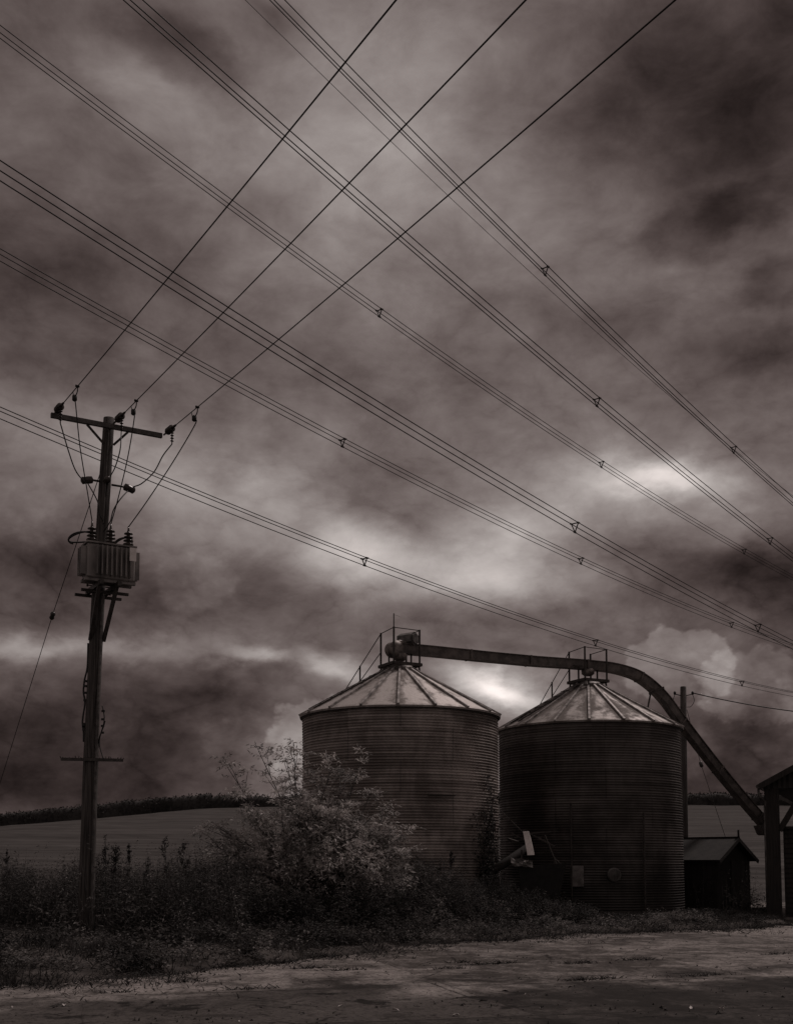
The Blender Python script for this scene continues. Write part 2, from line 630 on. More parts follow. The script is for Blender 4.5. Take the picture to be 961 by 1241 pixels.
gx = np.concatenate([np.linspace(-2500, -120, 14), np.linspace(-110, -16, 26), np.linspace(-15, 16, 125), np.linspace(17, 110, 24), np.linspace(125, 2500, 14)])
gy = np.concatenate([np.linspace(-60, 8, 18), np.linspace(8.5, 42, 135), np.linspace(43, 300, 70), np.linspace(320, 3500, 20)])
GX, GY = np.meshgrid(gx, gy)
GZ = terr(GX, GY)
V = np.stack([GX, GY, GZ], -1).reshape(-1, 3)
nx, ny = len(gx), len(gy)
ii, jj = np.meshgrid(np.arange(nx - 1), np.arange(ny - 1))
a = (jj * nx + ii).ravel()
tag(np_mesh('ground', V, np.stack([a, a + 1, a + 1 + nx, a + nx], 1), 4, terrain_mat(), smooth=True), kind='structure')

xs = np.linspace(-45, 45, 361)
ye = y_edge(xs) + .06 * rng.normal(size=len(xs))
rows_t = np.linspace(0, 1, 3)
yv = np.stack([-45 + (ye + 45) * t for t in rows_t], 0)
V = np.stack([np.broadcast_to(xs, yv.shape), yv, np.zeros_like(yv)], -1).reshape(-1, 3)
nx = len(xs)
ii, jj = np.meshgrid(np.arange(nx - 1), np.arange(2))
a = (jj * nx + ii).ravel()
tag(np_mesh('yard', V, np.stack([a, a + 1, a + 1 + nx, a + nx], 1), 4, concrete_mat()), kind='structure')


# ------------------------------------------------------------------ distant hedges
def hedge(pxs, depth, hgt, label, rough, dens):
    """a field hedge on the skyline between photo columns pxs[0]..pxs[1]"""
    x0 = (pxs[0] - W / 2) / F * depth
    x1 = (pxs[1] - W / 2) / F * depth
    n = int((x1 - x0) / .6)
    x = np.linspace(x0, x1, n)
    y = depth + 1.5 * np.sin(x * .05)
    zb = terr(x, y)
    h = hgt * (1 + rough * (.5 * np.sin(x * .31) + .35 * np.sin(x * .83 + 1) + .5 * rng.normal(size=n)))
    root = empty('field_hedge', (float(x.mean()), depth, float(terr(x.mean(), depth))), label, 'hedge')
    prof = [(-1.1, -.2), (-1.25, .45), (-.9, .85), (0, 1.0), (.9, .85), (1.2, .4), (1.1, -.2)]
    V = np.stack([np.stack([x, y + a * (1 + .15 * rng.normal(size=n)), zb + b * h * .95], -1) for a, b in prof], 1).reshape(-1, 3)
    k = len(prof)
    ii, jj = np.meshgrid(np.arange(k - 1), np.arange(n - 1))
    q = (jj * k + ii).ravel()
    np_mesh('hedge_branches', V, np.stack([q, q + 1, q + 1 + k, q + k], 1), 4, M['hedge'], root)
    m = int(dens * (x1 - x0))
    t = rng.random(m) * (n - 1.001)
    i = t.astype(int)
    zz = rng.random(m) ** .6
    P = np.stack([np.interp(t, np.arange(n), x), y[i] + rng.normal(size=m) * .9, zb[i] + zz * h[i]], -1)
    D = rand_unit(m)
    D[:, 2] = np.abs(D[:, 2]) * (.3 + 6 * rough)
    Vg, Fg = leaves_geo(P, D, rand_unit(m), rng.uniform(.25, .55, m) * (1 + 1.2 * rough), rng.uniform(.2, .4, m))
    np_mesh('hedge_leaves', Vg, Fg, 3, M['hedge'], root)
    return root


hedge((-160, 258), 250, 3.2, 'long trimmed dark hedge along the skyline left of the silos', .05, 60)
hedge((250, 640), 250, 2.3, 'ragged dark hedge on the skyline behind the pale shrub', .22, 50)
hedge((815, 1130), 250, 2.4, 'dark hedge with a feathery top on the skyline behind the shed', .14, 55)

# ------------------------------------------------------------------ transmission line
AZ = R(40.7166)
LD = Vector((math.sin(AZ), math.cos(AZ), 0))
LN = Vector((-math.cos(AZ), math.sin(AZ), 0))


def line_pt(off, c, s, dl=0.0, dz=0.0):
    z = c[0] * s * s + c[1] * s + c[2]
    p = LN * (off + dl) + LD * s
    return Vector((p.x, p.y, z + dz))


S_RANGE = np.concatenate([np.linspace(-20, 130, 40), np.linspace(138, 230, 14)])
bundles = [
    (49, (.0007, -.13627, 26.17475), 53.8, 'lowest triple cable bundle, passing just above the silo roofs', .9),
    (49, (.00069, -.15955, 34.52576), 51.7, 'second lowest thin triple bundle, spacer near the middle of the sky', .9),
    (39, (.00055, -.16289, 31.33951), 63.0, 'thick triple cable bundle, third from the bottom at the left edge', 1.15),
    (49, (.00069, -.19336, 46.5405), 55.2, 'thin triple bundle entering at the upper left edge above the thick one', .9),
    (39, (.00051, -.20454, 43.82799), 66.0, 'triple cable bundle crossing from the top left edge, widest strand gap', 1.0),
    (40, (.00063, -.24348, 52.83066), 61.4, 'topmost triple bundle in the sky, beside the single thin wire', 1.0),
]
for off, c, s0, lab, k in bundles:
    c = np.array(c)
    o0 = line_pt(off, c, 60)
    root = empty('cable_bundle', o0, lab, 'power cable', 'triple cable bundles of the high voltage line')
    r0 = .30 * k ** 1.0
    offs = [(-.23 * k, .18 * k), (.23 * k, .18 * k), (0.0, -.34 * k)]
    for dl, dz in offs:
        MB().tube([line_pt(off, c, s, dl, dz) for s in S_RANGE], .030 if off < 45 else .026, 5).build('conductor', M['conductor'], root, True)
    s = s0
    while s < 220:
        mb = MB()
        pts = [line_pt(off, c, s, dl, dz) for dl, dz in offs]
        for i in range(3):
            mb.bar(pts[i], pts[(i + 1) % 3], .04, .065)
            mb.bar(pts[i] - LD * .14, pts[i] + LD * .14, .075, .085)
        mb.build('spacer', M['conductor'], root)
        s += 28.3
ew = MB().tube([line_pt(44, (.00084, -.25072, 56.04459), s) for s in S_RANGE], .018, 5).build('earth_wire', M['conductor'], None, True, line_pt(44, (.00084, -.25072, 56.04459), 60))
tag(ew, 'single very thin wire running beside the topmost triple bundle', 'earth wire')

# ------------------------------------------------------------------ wooden pole with transformer
PD = 22.3
ptop = at(132.5, 507, PD)
pbase = at(104.5, 1125, PD)
axis = (ptop - pbase).normalized()
pfoot = pbase - axis * (pbase.z / axis.z - 0.02)
U = Vector((.87, .493, 0)).normalized()       # along the cross-arm
WD = Vector((.493, -.87, 0)).normalized()     # along the wires, towards the camera side


def pole_at(py):
    """pole centre at the height seen at photo row py"""
    t = (py - 507) / (1125 - 507.0)
    return ptop.lerp(pbase, t) - Vector((.055 * math.sin(math.pi * max(0, min(1, t))), 0, 0))


pole = empty('utility_pole', pfoot, 'tall wooden power pole carrying a transformer, leaning slightly right', 'power pole')
L = (ptop - pfoot).length
prof_pts, prof_r = [], []
for i in range(25):
    t = i / 24
    p = pfoot.lerp(ptop, t) + Vector((-.055 * math.sin(math.pi * min(1, t)), .01 * math.cos(t * 5), 0))
    prof_pts.append(p)
    prof_r.append((.160 * (1 - t) + .108 * t) * (1 + .02 * math.sin(t * 23)))
prof_pts += [ptop + axis * .02]
prof_r += [.09]
mb = MB().tube(prof_pts, prof_r, 18)
mb.build('pole', M['wood'], pole, True)
# cross-arm and braces
arm_c = at(131, 516, PD - .2)
armL, armR = arm_c - U * 1.1, arm_c + U * 1.1
MB().bar(armL, armR, .075, .09).build('cross_arm', M['arm'], pole)
fr = WD * .13
for sgn, q0, q1 in ((-1, .37, .62), (1, .37, .60)):
    MB().bar(arm_c + U * sgn * q0 * 1.1 - Vector((0, 0, .05)), pole_at(541) + U * sgn * .10 + fr * .6, .045, .02, WD).build('arm_brace', M['steel'], pole)
# strain insulators: from the arm out along the wires
ins_pts = []
starts = [armL + Vector((0, 0, .08)) + U * .09, arm_c + U * .16 + Vector((0, 0, .12)), armR + Vector((0, 0, .07)) + U * .08]
targets = [(480, 0), (637, 0), (818, 0)]
wire_labels = ['leftmost of the three single wires fanning out from the pole top', 'middle one of the three single wires fanning out from the pole top', 'rightmost of the three single wires fanning out from the pole top']
wires = []
for S, (tx, ty), lab in zip(starts, targets, wire_labels):
    P = on_plane(S, WD, tx, ty)
    t = (Vector((P.x, P.y, 0)) - Vector((S.x, S.y, 0))).length
    drop = S.z - P.z
    m = drop / (t - t * t / 90)

    def wp(q, S=S, m=m):
        return Vector((S.x + WD.x * q, S.y + WD.y * q, S.z - m * q + m * q * q / 90))
    wires.append(wp)
    d = (wp(.6) - wp(0)).normalized()
    mb = MB().tube([wp(-.12), wp(.1)], .02, 6)
    ring = []
    for i in range(4):
        h = .12 + i * .075
        ring += [(.03, h - .005), (.066, h + .005), (.074, h + .03), (.035, h + .05)]
    mb.lathe(wp(0), [(.03, .08)] + ring + [(.03, .45)], 12, d)
    mb.tube([wp(.42), wp(.62)], [.035, .018], 8)
    mb.build('strain_insulator', M['porcelain'], pole, True)
    # small surge spiral hanging beside it
    mb = MB()
    q = wp(.40)
    for i in range(5):
        mb.lathe(q - Vector((0, 0, .06 + i * .055)), [(.018, 0), (.04, .012), (.018, .03)], 8)
    mb.tube([q, q - Vector((0, 0, .33))], .012, 6)
    mb.build('surge_arrester', M['porcelain'], pole, True)
    w = MB().tube([wp(x) for x in np.concatenate([np.linspace(.5, 20, 30), np.linspace(22, 70, 20)])], .0090, 6).build('overhead_wire', M['cable'], None, True, wp(.5))
    tag(w, lab, 'power wire', 'single wires fanning out from the pole top')

# transformer tank on the front of the pole
pc = pole_at(683)
tc_ = pc + WD * .46 + U * .04
tc_.z = at(134, 684, tc_.y).z
TL, TDp, THt = .92, .40, .66
tr = empty('pole_transformer', tc_ - Vector((0, 0, THt / 2)), 'grey finned transformer tank mounted high on the wooden pole', 'transformer')
ZZ = Vector((0, 0, 1))
mb = MB().box(tc_, (TL, TDp, THt), (U, -WD, ZZ), .02)
mb.build('tank', M['tank'], tr)
MB().box(tc_ + ZZ * (THt / 2 + .018), (TL + .05, TDp + .07, .03), (U, -WD, ZZ)).build('tank_lid', M['tank'], tr)
for i in range(8):
    p = tc_ + U * (-.30 + i * .092) + WD * (TDp / 2 + .065) + ZZ * .0
    MB().box(p, (.022, .126, THt * .86), (U, -WD, ZZ)).build('cooling_fin', M['tank'], tr)
for i in range(3):
    for sg in (-1, 1):
        p = tc_ + U * sg * (TL / 2 + .055) + WD * (-.12 + i * .12)
        MB().box(p, (.106, .022, THt * .82), (U, -WD, ZZ)).build('cooling_fin', M['tank'], tr)
MB().box(tc_ + U * .375 + WD * (TDp / 2 + .14) + ZZ * .165, (.13, .008, .26), (U, -WD, ZZ)).build('number_plate', M['plate'], tr)
mb = MB()
mb.box(tc_ - ZZ * (THt / 2 + .03) + WD * (.12), (TL + .06, .08, .055), (U, -WD, ZZ))
mb.box(tc_ - ZZ * (THt / 2 + .03) - WD * (.14), (TL + .06, .08, .055), (U, -WD, ZZ))
mb.build('tank_base', M['tank'], tr)
bush_tops = []
for i, q in enumerate((-.35, .01, .36)):
    b0 = tc_ + U * q + WD * .05 + ZZ * (THt / 2 + .03)
    pr = [(.05, 0), (.05, .04)]
    for k in range(4):
        h = .06 + k * .07
        pr += [(.035, h), (.105 - .006 * k, h + .004), (.095 - .006 * k, h + .022), (.035, h + .03)]
    pr += [(.028, .33), (.02, .36), (.015, .43)]
    MB().lathe(b0, pr, 14).build('bushing', M['porcelain'], tr, True)
    bush_tops.append(b0 + ZZ * .42)
# coiled low voltage leads on top of the tank
for q, w_, nm in ((-.52, .26, 1), (.27, .18, 2)):
    c0 = tc_ + U * q + ZZ * (THt / 2 + .12)
    mb = MB()
    pts = [c0 + U * (w_ * math.cos(t)) + WD * (w_ * .35 * math.sin(t)) + ZZ * (.10 * math.sin(t + .6) + .02 * math.sin(t * 1.7)) for t in np.linspace(0, 3.3 * math.pi, 36)]
    mb.tube(pts, .016, 6)
    mb.build('coiled_lead', M['cable'], tr, True)
# brackets that carry the tank: parts of the pole
zb = tc_.z - THt / 2 - .10
for sg in (-1, 1):
    a0 = pc + U * sg * .17
    a0.z = zb
    MB().bar(a0 - WD * .30, a0 + WD * .80, .07, .09).build('platform_beam', M['steel'], pole)
    foot = pole_at(783) + U * sg * .13 + WD * .05
    MB().bar(a0 + WD * .62, foot, .07, .05).build('platform_strut', M['steel'], pole)
mb = MB()
for sg in (-1, 1):
    c1 = pc + WD * (.24 * sg)
    c1.z = zb - .07
    mb.bar(c1 - U * .42, c1 + U * .5, .06, .05)
mb.build('platform_cross_beam', M['steel'], pole)
for py in (716, 724):
    mb = MB()
    p = pole_at(py)
    mb.bar(p - U * .24, p + U * .24, .02, .02)
    mb.lathe(p - U * .24, [(.028, 0), (.028, .03)], 6, U)
    mb.lathe(p + U * .21, [(.028, 0), (.028, .03)], 6, U)
    mb.build('through_bolt', M['steel'], pole)
# post insulators half way down
posts = []
for sg, py in ((-1, 588), (1, 590)):
    p0 = pole_at(py) + U * sg * .12 + WD * .05
    p1 = p0 + U * sg * (.17 if sg < 0 else .28)
    mb = MB().tube([p0, p1 + U * sg * .05], .022, 6)
    d = (p1 - p0).normalized()
    mb.lathe(p1, [(.03, -.04), (.07, -.02), (.075, .07), (.065, .10), (.075, .17), (.03, .2)], 12, (d - ZZ * .25).normalized())
    mb.build('post_insulator', M['porcelain'], pole, True)
    posts.append(p1 + d * .12)
p0 = pole_at(587) + WD * .12
mb = MB().lathe(p0, [(.03, -.05), (.07, 0), (.07, .08), (.05, .12)], 12, WD)
mb.build('post_insulator', M['porcelain'], pole, True)
posts.append(p0 + WD * .05)


def curve(pts, n=24):
    """smooth Catmull-Rom through pts"""
    P = [Vector(p) for p in pts]
    P = [P[0] * 2 - P[1]] + P + [P[-1] * 2 - P[-2]]
    out = []
    for i in range(1, len(P) - 2):
        for k in range(n):
            t = k / n
            out.append(.5 * ((2 * P[i]) + (P[i + 1] - P[i - 1]) * t + (2 * P[i - 1] - 5 * P[i] + 4 * P[i + 1] - P[i + 2]) * t * t + (3 * P[i] - P[i - 1] - 3 * P[i + 1] + P[i + 2]) * t ** 3))
    out.append(P[-2])
    return out


def cable(pts, r, name, label, cat, group=None, mat='cable'):
    o = MB().tube(curve(pts, 12), r, 6).build(name, M[mat], None, True, pts[0])
    return tag(o, label, cat, group)


grpj = 'jumper leads hanging at the pole'
# curved jumpers from the strain insulators to the post insulators
jl = [wires[0](.40) - ZZ * .33, wires[1](.40) - ZZ * .33, wires[2](.40) - ZZ * .33]
cable([jl[0], at(83, 545, 21.5), at(92, 570, 21.7), at(103, 584, 21.9), posts[0], at(118, 606, 22.0), at(121, 622, 22.05), pole_at(640) + WD * .12], .012, 'jumper_cable', 'leftmost jumper lead, bowing from arm end to an insulator on the pole', 'jumper lead', grpj)
cable([jl[1], at(146, 545, 21.6), at(140, 566, 21.8), posts[2] + U * .03, pole_at(606) + WD * .13], .012, 'jumper_cable', 'short jumper lead dropping close along the right of the pole top', 'jumper lead', grpj)
cable([jl[2], at(198, 552, 22.3), at(187, 572, 22.3), at(172, 586, 22.2), posts[1], at(147, 604, 22.1), at(138, 618, 22.0), at(134, 632, 21.95), pole_at(650) + WD * .14], .012, 'jumper_cable', 'rightmost jumper lead, sweeping in a wide bow from the right arm end', 'jumper lead', grpj)
# droppers from the wires to the bushings
dl = ['dropper lead from the left wire down to the left transformer bushing', 'dropper lead from the middle wire to the middle transformer bushing', 'dropper lead from the right wire to the right transformer bushing']
for i, (q, px_mid) in enumerate(((1.55, 0), (1.25, 0), (1.75, 0))):
    a0 = wires[i](q)
    mb = MB()
    k0 = a0 - ZZ * .20 - U * .02
    pts = [wires[i](q + .12), wires[i](q + .10) - ZZ * .10, k0, a0 - ZZ * .3]
    y0 = (a0.y + bush_tops[i].y) / 2
    b = bush_tops[i]
    pm1 = (a0 - ZZ * .3).lerp(b, .36) + (U * -.03 if i == 0 else U * .04)
    pm2 = (a0 - ZZ * .3).lerp(b, .75) + (U * -.01 if i == 0 else U * .03)
    mb.tube(curve(pts + [pm1, pm2, b], 10), .0105, 6)
    mb.tube(curve([wires[i](q - .22), wires[i](q - .12) - ZZ * .16, wires[i](q - .04) - ZZ * .22, k0], 6), .010, 6)
    mb.lathe(wires[i](q + .12) - d * .04, [(.024, 0), (.024, .07)], 8, d)
    mb.lathe(k0, [(.02, -.05), (.045, -.03), (.045, .05), (.02, .07)], 8)
    o = mb.build('dropper_lead', M['cable'], None, True, b)
    tag(o, dl[i], 'dropper lead', 'dropper leads from the wires to the transformer')
# low cross bar, cables and clamps on the pole
pb = pole_at(927) + WD * .16 - Vector((.05, 0, 0))
mb = MB().bar(pb - Vector((.54, .12, -.005)), pb + Vector((.60, .12, .005)), .07, .055)
for k in range(22):
    t = k / 21
    p = (pb - Vector((.54, .12, -.005))).lerp(pb + Vector((.60, .12, .005)), t)
    mb.bar(p + Vector((0, 0, .02)), p + Vector((random.uniform(-.03, .03), random.uniform(-.03, .03), random.uniform(.03, .07))), .012)
mb.build('climbing_guard', M['steel'], pole)
mb = MB()
side = -Vector((1, 0, 0))
pts = [pole_at(y) + Vector((s * .01 - (.138 + .00013 * (y - 700)), -.05, 0)) for y, s in ((786, 1), (815, 2), (830, -2), (845, -3), (858, 1), (880, -2), (893, 1), (905, 2))]
mb.tube(curve(pts, 6), .018, 6)
for y in (832, 838, 846, 855, 885, 889):
    p = pole_at(y) + Vector((-.17, -.05, 0))
    mb.box(p + Vector((.02, 0, 0)), (.05, .05, .04 if y < 880 else .09))
mb.build('pole_cable', M['cable'], pole)
mb = MB()
for k, (dx0, a0, a1) in enumerate(((.17, 862, 912), (.19, 880, 925))):
    pts = [pole_at(a0 + (a1 - a0) * t) + Vector((dx0 + .05 * math.sin(t * 5 + k * 2) + .00013 * (a0 - 700), -.06, 0)) for t in np.linspace(0, 1, 9)]
    mb.tube(curve(pts, 3), .011, 5)
for y in (868, 878, 886, 894):
    mb.box(pole_at(y) + Vector((.215, -.06, 0)), (.06, .04, .04))
mb.build('pole_cable', M['cable'], pole)
mb = MB()
pts = [pole_at(y) + WD * (.125 + .00011 * (y - 507)) + U * -.02 for y in range(520, 660, 20)]
mb.tube(pts, .012, 5)
pts = [pole_at(y) + WD * (.125 + .00011 * (y - 507)) + U * .05 for y in range(720, 1120, 20)]
mb.tube(pts, .03, 6)
mb.build('earth_cable_cover', M['arm'], pole)
# stay wire
SD = -WD
s0 = pole_at(556) + SD * .11
p_a = on_plane(s0, SD, 65, 743)
p_b = on_plane(s0, SD, 0, 951)
dd = (p_b - p_a).normalized()
p_end = p_b + dd * ((p_b.z - .2) / -dd.z)
stay = empty('stay_wire', p_end, 'thin slanting stay wire running from the pole down to the left edge', 'stay wire')
MB().tube([s0, p_a], .009, 5).build('wire', M['cable'], stay)
MB().tube([p_a + dd * .2, p_end], .009, 5).build('wire', M['cable'], stay)
MB().lathe(p_a - dd * .02, [(.02, 0), (.05, .02), (.06, .05), (.045, .11), (.06, .17), (.05, .2), (.02, .22)], 10, dd).build('stay_insulator', M['insul'], stay, True)

# ------------------------------------------------------------------ silos
NSEC = 18
PAX = Vector((math.cos(R(27)), math.sin(R(27)), 0))     # platform axis
PAY = Vector((-math.sin(R(27)), math.cos(R(27)), 0))


def make_silo(c, Rr, eave, apex, wall, roofm, a0, label, pitch=.0765):
    root = empty('grain_silo', c, label, 'silo', 'twin corrugated grain silos')
    c = Vector(c)
    # corrugated wall
    rows = int((eave - .12) / pitch)
    prof = [(Rr + .10, 0), (Rr + .10, .14), (Rr, .16)]
    z0 = .18
    n = int((eave - z0) / pitch)
    for i in range(n):
        ring = -.012 if (i // 8) % 2 else .0
        for k in range(6):
            t = k / 6
            prof.append((Rr + .018 * math.cos(2 * math.pi * t) + ring * 0, z0 + (i + t) * pitch))
    prof.append((Rr + .0, eave - .004))
    nseg = 144
    V = []
    an = np.linspace(0, 2 * math.pi, nseg, endpoint=False)
    pr = np.array(prof)
    dent = .010 * np.sin(an * 5 + 1) + .006 * np.sin(an * 11 + c.x)
    rr = pr[:, 0:1] + dent[None] * np.sin(pr[:, 1:2] * 1.7 + an[None] * 2)
    V = np.stack([c.x + rr * np.cos(an), c.y + rr * np.sin(an), np.broadcast_to(c.z + pr[:, 1:2], rr.shape)], -1).reshape(-1, 3)
    ii, jj = np.meshgrid(np.arange(nseg), np.arange(len(pr) - 1))
    A = jj * nseg + ii
    B = jj * nseg + (ii + 1) % nseg
    np_mesh('wall', V, np.stack([A.ravel(), B.ravel(), (B + nseg).ravel(), (A + nseg).ravel()], 1), 4, wall, root, smooth=True)
    # roof of flat wedge sheets with raised ribs
    Ro, Ri = Rr + .09, .42
    ze, zt = c.z + eave - .015, c.z + apex
    zi = zt
    mb = MB()
    slope = (zi - ze) / (Ro - Ri)
    nsub, steps = 5, 6
    ng = NSEC * nsub
    vs, fs = [], []
    for s in range(steps + 2):
        for q in range(ng):
            t = a0 + 2 * math.pi * q / ng
            k = (q % nsub) / nsub
            flat = .012 * math.sin(math.pi * k)
            if s == 0:
                r, z = Ro - .012, ze - .05
            else:
                j = (s - 1) / steps
                r = Ro + (Ri - Ro) * j
                z = ze + (zi - ze) * j - flat * math.sin(math.pi * j)
            vs.append((c.x + r * math.cos(t), c.y + r * math.sin(t), z))
    for s in range(steps + 1):
        for q in range(ng):
            q2 = (q + 1) % ng
            fs.append((s * ng + q, s * ng + q2, (s + 1) * ng + q2, (s + 1) * ng + q))
    mb.add(vs, fs)
    rf = mb.build('roof', roofm, root)
    for i in range(NSEC):
        t0 = a0 + 2 * math.pi * i / NSEC
        e0 = Vector((math.cos(t0), math.sin(t0), 0))
        up = (ZZ + e0 * slope).normalized()
        p0 = Vector((c.x, c.y, 0)) + e0 * (Ro + .015) + ZZ * ze + up * .022
        p1 = Vector((c.x, c.y, 0)) + e0 * Ri + ZZ * zi + up * .022
        MB().bar(p0, p1, .06, .055, up).build('roof_rib', M['rib'], rf)
    MB().lathe((c.x, c.y, ze - .03), [(Rr + .035, -.05), (Rr + .05, -.02), (Rr + .05, .03), (Rr + .02, .05)], 96, cap=False).build('eave_ring', M['rail'], root, True)
    # neck, platform, guard rail
    cz = Vector((c.x, c.y, zt))
    MB().lathe(cz - ZZ * .08, [(.52, 0), (.50, .10), (.40, .12), (.34, .24)], 24).build('roof_neck', M['conveyor'], root, True)
    h = .415
    pz = zt + .13
    cor = {'left': -PAX * h + PAY * h, 'near': -PAX * h - PAY * h, 'right': PAX * h - PAY * h, 'far': PAX * h + PAY * h}
    mb = MB()
    for a_, b_ in (('left', 'near'), ('near', 'right'), ('right', 'far'), ('far', 'left')):
        pa, pb_ = Vector((c.x, c.y, pz)) + cor[a_] * 1.08, Vector((c.x, c.y, pz)) + cor[b_] * 1.08
        mb.bar(pa, pb_, .09, .08)
        mb.bar(pa.lerp(pb_, .15) - ZZ * .02, Vector((c.x, c.y, zt - .16)) + (cor[a_].lerp(cor[b_], .15)) * 1.15, .05)
    mb.build('platform', M['rail'], root)
    rail_h = {'left': .98, 'near': 1.02, 'right': 1.0, 'far': .98}
    pts = {}
    for k_, v in cor.items():
        b0 = Vector((c.x, c.y, pz)) + v
        top = b0 + ZZ * rail_h[k_]
        pts[k_] = top
        MB().bar(b0, top + ZZ * .02, .042, .042, PAX).build('rail_post', M['rail'], root)
    mb = MB()
    for a_, b_ in (('left', 'near'), ('near', 'right'), ('right', 'far')):
        mb.tube([pts[a_], pts[b_]], .014, 6)
    mb.build('guard_rail', M['rail'], root)
    # roof stair rail down the left slope
    out = -PAX
    lf = Vector((c.x, c.y, pz)) + cor['left'] * 1.0 + ZZ * .98
    def roof_z(p):
        r = math.hypot(p.x - c.x, p.y - c.y)
        return ze + (Ro - r) * slope
    for side, nm in ((0.0, 'left'), (-.80, 'near')):
        s_top = lf + PAY * side
        def down(k, drop):
            p = s_top + out * k
            p.z = 0
            return p
        pe = s_top + out * 1.15
        pe.z = roof_z(pe) + .02
        pm = s_top.lerp(pe, .58)
        pm0 = pm.copy()
        pm0.z = roof_z(pm0)
        lo0 = s_top - ZZ * .55
        lo1 = s_top + out * .72
        lo1.z = roof_z(lo1) + .03
        if nm == 'left':
            mb = MB().tube([s_top, pe], .014, 6)
            mb.tube([lo0, lo1], .013, 6)
            mb.build('stair_rail', M['rail'], root)
            MB().bar(pm0, pm + ZZ * .03, .035, .035, PAX).build('rail_post', M['rail'], root)
    mb = MB()
    for k in range(7):
        p = Vector((c.x, c.y, 0)) + out * (.55 + k * .33) + PAY * .02
        p.z = roof_z(p) + .05
        mb.bar(p - PAY * .2, p + PAY * .2, .03, .03)
    for sg in (-1, 1):
        p0 = Vector((c.x, c.y, 0)) + out * .5 + PAY * sg * .2
        p0.z = roof_z(p0) + .05
        p1 = Vector((c.x, c.y, 0)) + out * 2.75 + PAY * sg * .2
        p1.z = roof_z(p1) + .05
        mb.bar(p0, p1, .03, .04)
    mb.build('roof_ladder', M['rail'], root)
    return root


CL = Vector((.105, 33.0, 0))
CR = Vector((6.02, 36.0, 0))
A0L, A0R = R(-91.2), R(-99)
M['rib'] = simple('roof_rib_zinc', .12, .42, .55, .35, 5)
M['roofL'] = silo_roof_mat('silo_roof_galvanised', .46, .09, .67, 2.0, NSEC, A0L)
M['roofR'] = silo_roof_mat('silo_roof_rusty', .40, .075, .54, 9.0, NSEC, A0R)
siloL = make_silo(CL, 2.79, 5.75, 7.12, M['wallL'], M['roofL'], A0L, 'nearer left silo with pale ribbed roof and drive motor on top')
siloR = make_silo(CR, 2.80, 5.72, 7.12, M['wallR'], M['roofR'], A0R, 'darker right silo with rust stained roof under the bend of the conveyor')
# lightning rod / tall post on the left platform
p = CL + Vector((0, 0, 7.12 + .13)) - PAX * .415 - PAY * .415
MB().tube([p + ZZ * 1.0, p + ZZ * 1.42], .016, 6).build('air_terminal', M['rail'], siloL)
MB().tube([p + ZZ * 1.38, p + ZZ * 1.36 + Vector((.12, 0, -.01)), p + ZZ * 1.33 + Vector((.2, 0, -.02))], .004, 5).build('air_terminal', M['rail'], siloL)


def on_silo(c, Rr, px, z):
    """point and outward normal on the silo's front wall at photo column px and height z"""
    k = (px - W / 2) / F
    # |(k t - cx, t - cy)| = R
    A = k * k + 1
    Bq = -2 * (k * c.x + c.y)
    Cq = c.x ** 2 + c.y ** 2 - Rr ** 2
    t = (-Bq - math.sqrt(Bq * Bq - 4 * A * Cq)) / (2 * A)
    p = Vector((k * t, t, z))
    n = Vector((p.x - c.x, p.y - c.y, 0)).normalized()
    return p, n


def zrow(py, depth):
    return at(480, py, depth).z


p, n = on_silo(CR, 2.83, 698, 0)
p.z = zrow(1062, p.y)
tx_ = n.cross(ZZ)
MB().box(p + n * .03, (.38, .05, .60), (tx_, n, ZZ), .012).build('access_panel', M['hatch'], siloR)
p, n = on_silo(CR, 2.83, 742.5, 0)
p.z = zrow(1060, p.y)
mb = MB().lathe(p - n * .02, [(.20, 0), (.20, .06), (.17, .08), (.05, .10)], 24, n)
for k in range(-3, 4):
    tx_ = n.cross(ZZ)
    hh = math.sqrt(max(.0, .17 ** 2 - (k * .045) ** 2))
    mb.box(p + n * .09 + tx_ * k * .045, (.012, .03, hh * 2), (tx_, n, ZZ))
fan = mb.build('fan_cover', simple('fan_grille', .06, .14, .6, .1), siloR)
for px_, y0, y1 in ((692, 973, 1100), (778, 985, 1104)):
    p, n = on_silo(CR, 2.83, px_, 0)
    q0, q1 = p + n * .05, p + n * .05
    MB().tube([Vector((p.x, p.y, zrow(y1, p.y))) + n * .06, Vector((p.x, p.y, zrow(y0, p.y))) + n * .06], .028, 8).build('wall_pipe', M['rail'], siloR)
p, n = on_silo(CL, 2.83, 534, 0)
p.z = zrow(990, p.y)
tx_ = n.cross(ZZ)
mb = MB()
mb.box(p + n * .06 + ZZ * .56, (.74, .14, .03), (tx_, n, (ZZ + n * .3).normalized()))
mb.build('hatch_hood', M['rail'], siloL)

# ------------------------------------------------------------------ conveyor
CD = (CR - CL)
CDn = Vector((CD.x, CD.y, 0)).normalized()
CS = Vector((CDn.y, -CDn.x, 0))
cpx = [(486, 786.3), (520, 789.3), (560, 793.3), (600, 797.3), (650, 801.8), (697, 805), (722, 807.2), (738, 809), (754, 812.5), (768.6, 817.5), (778, 823), (788, 830.5), (798.6, 840.5), (808, 851.5), (820, 868), (850, 907.5), (884, 950), (926, 999)]
cp = [on_plane(CL, CDn, x, y) for x, y in cpx]
base_c = Vector((cp[-1].x, cp[-1].y, 0))
conv = empty('grain_conveyor', base_c, 'long enclosed conveyor spanning both silo tops, bending down to the barn', 'conveyor')


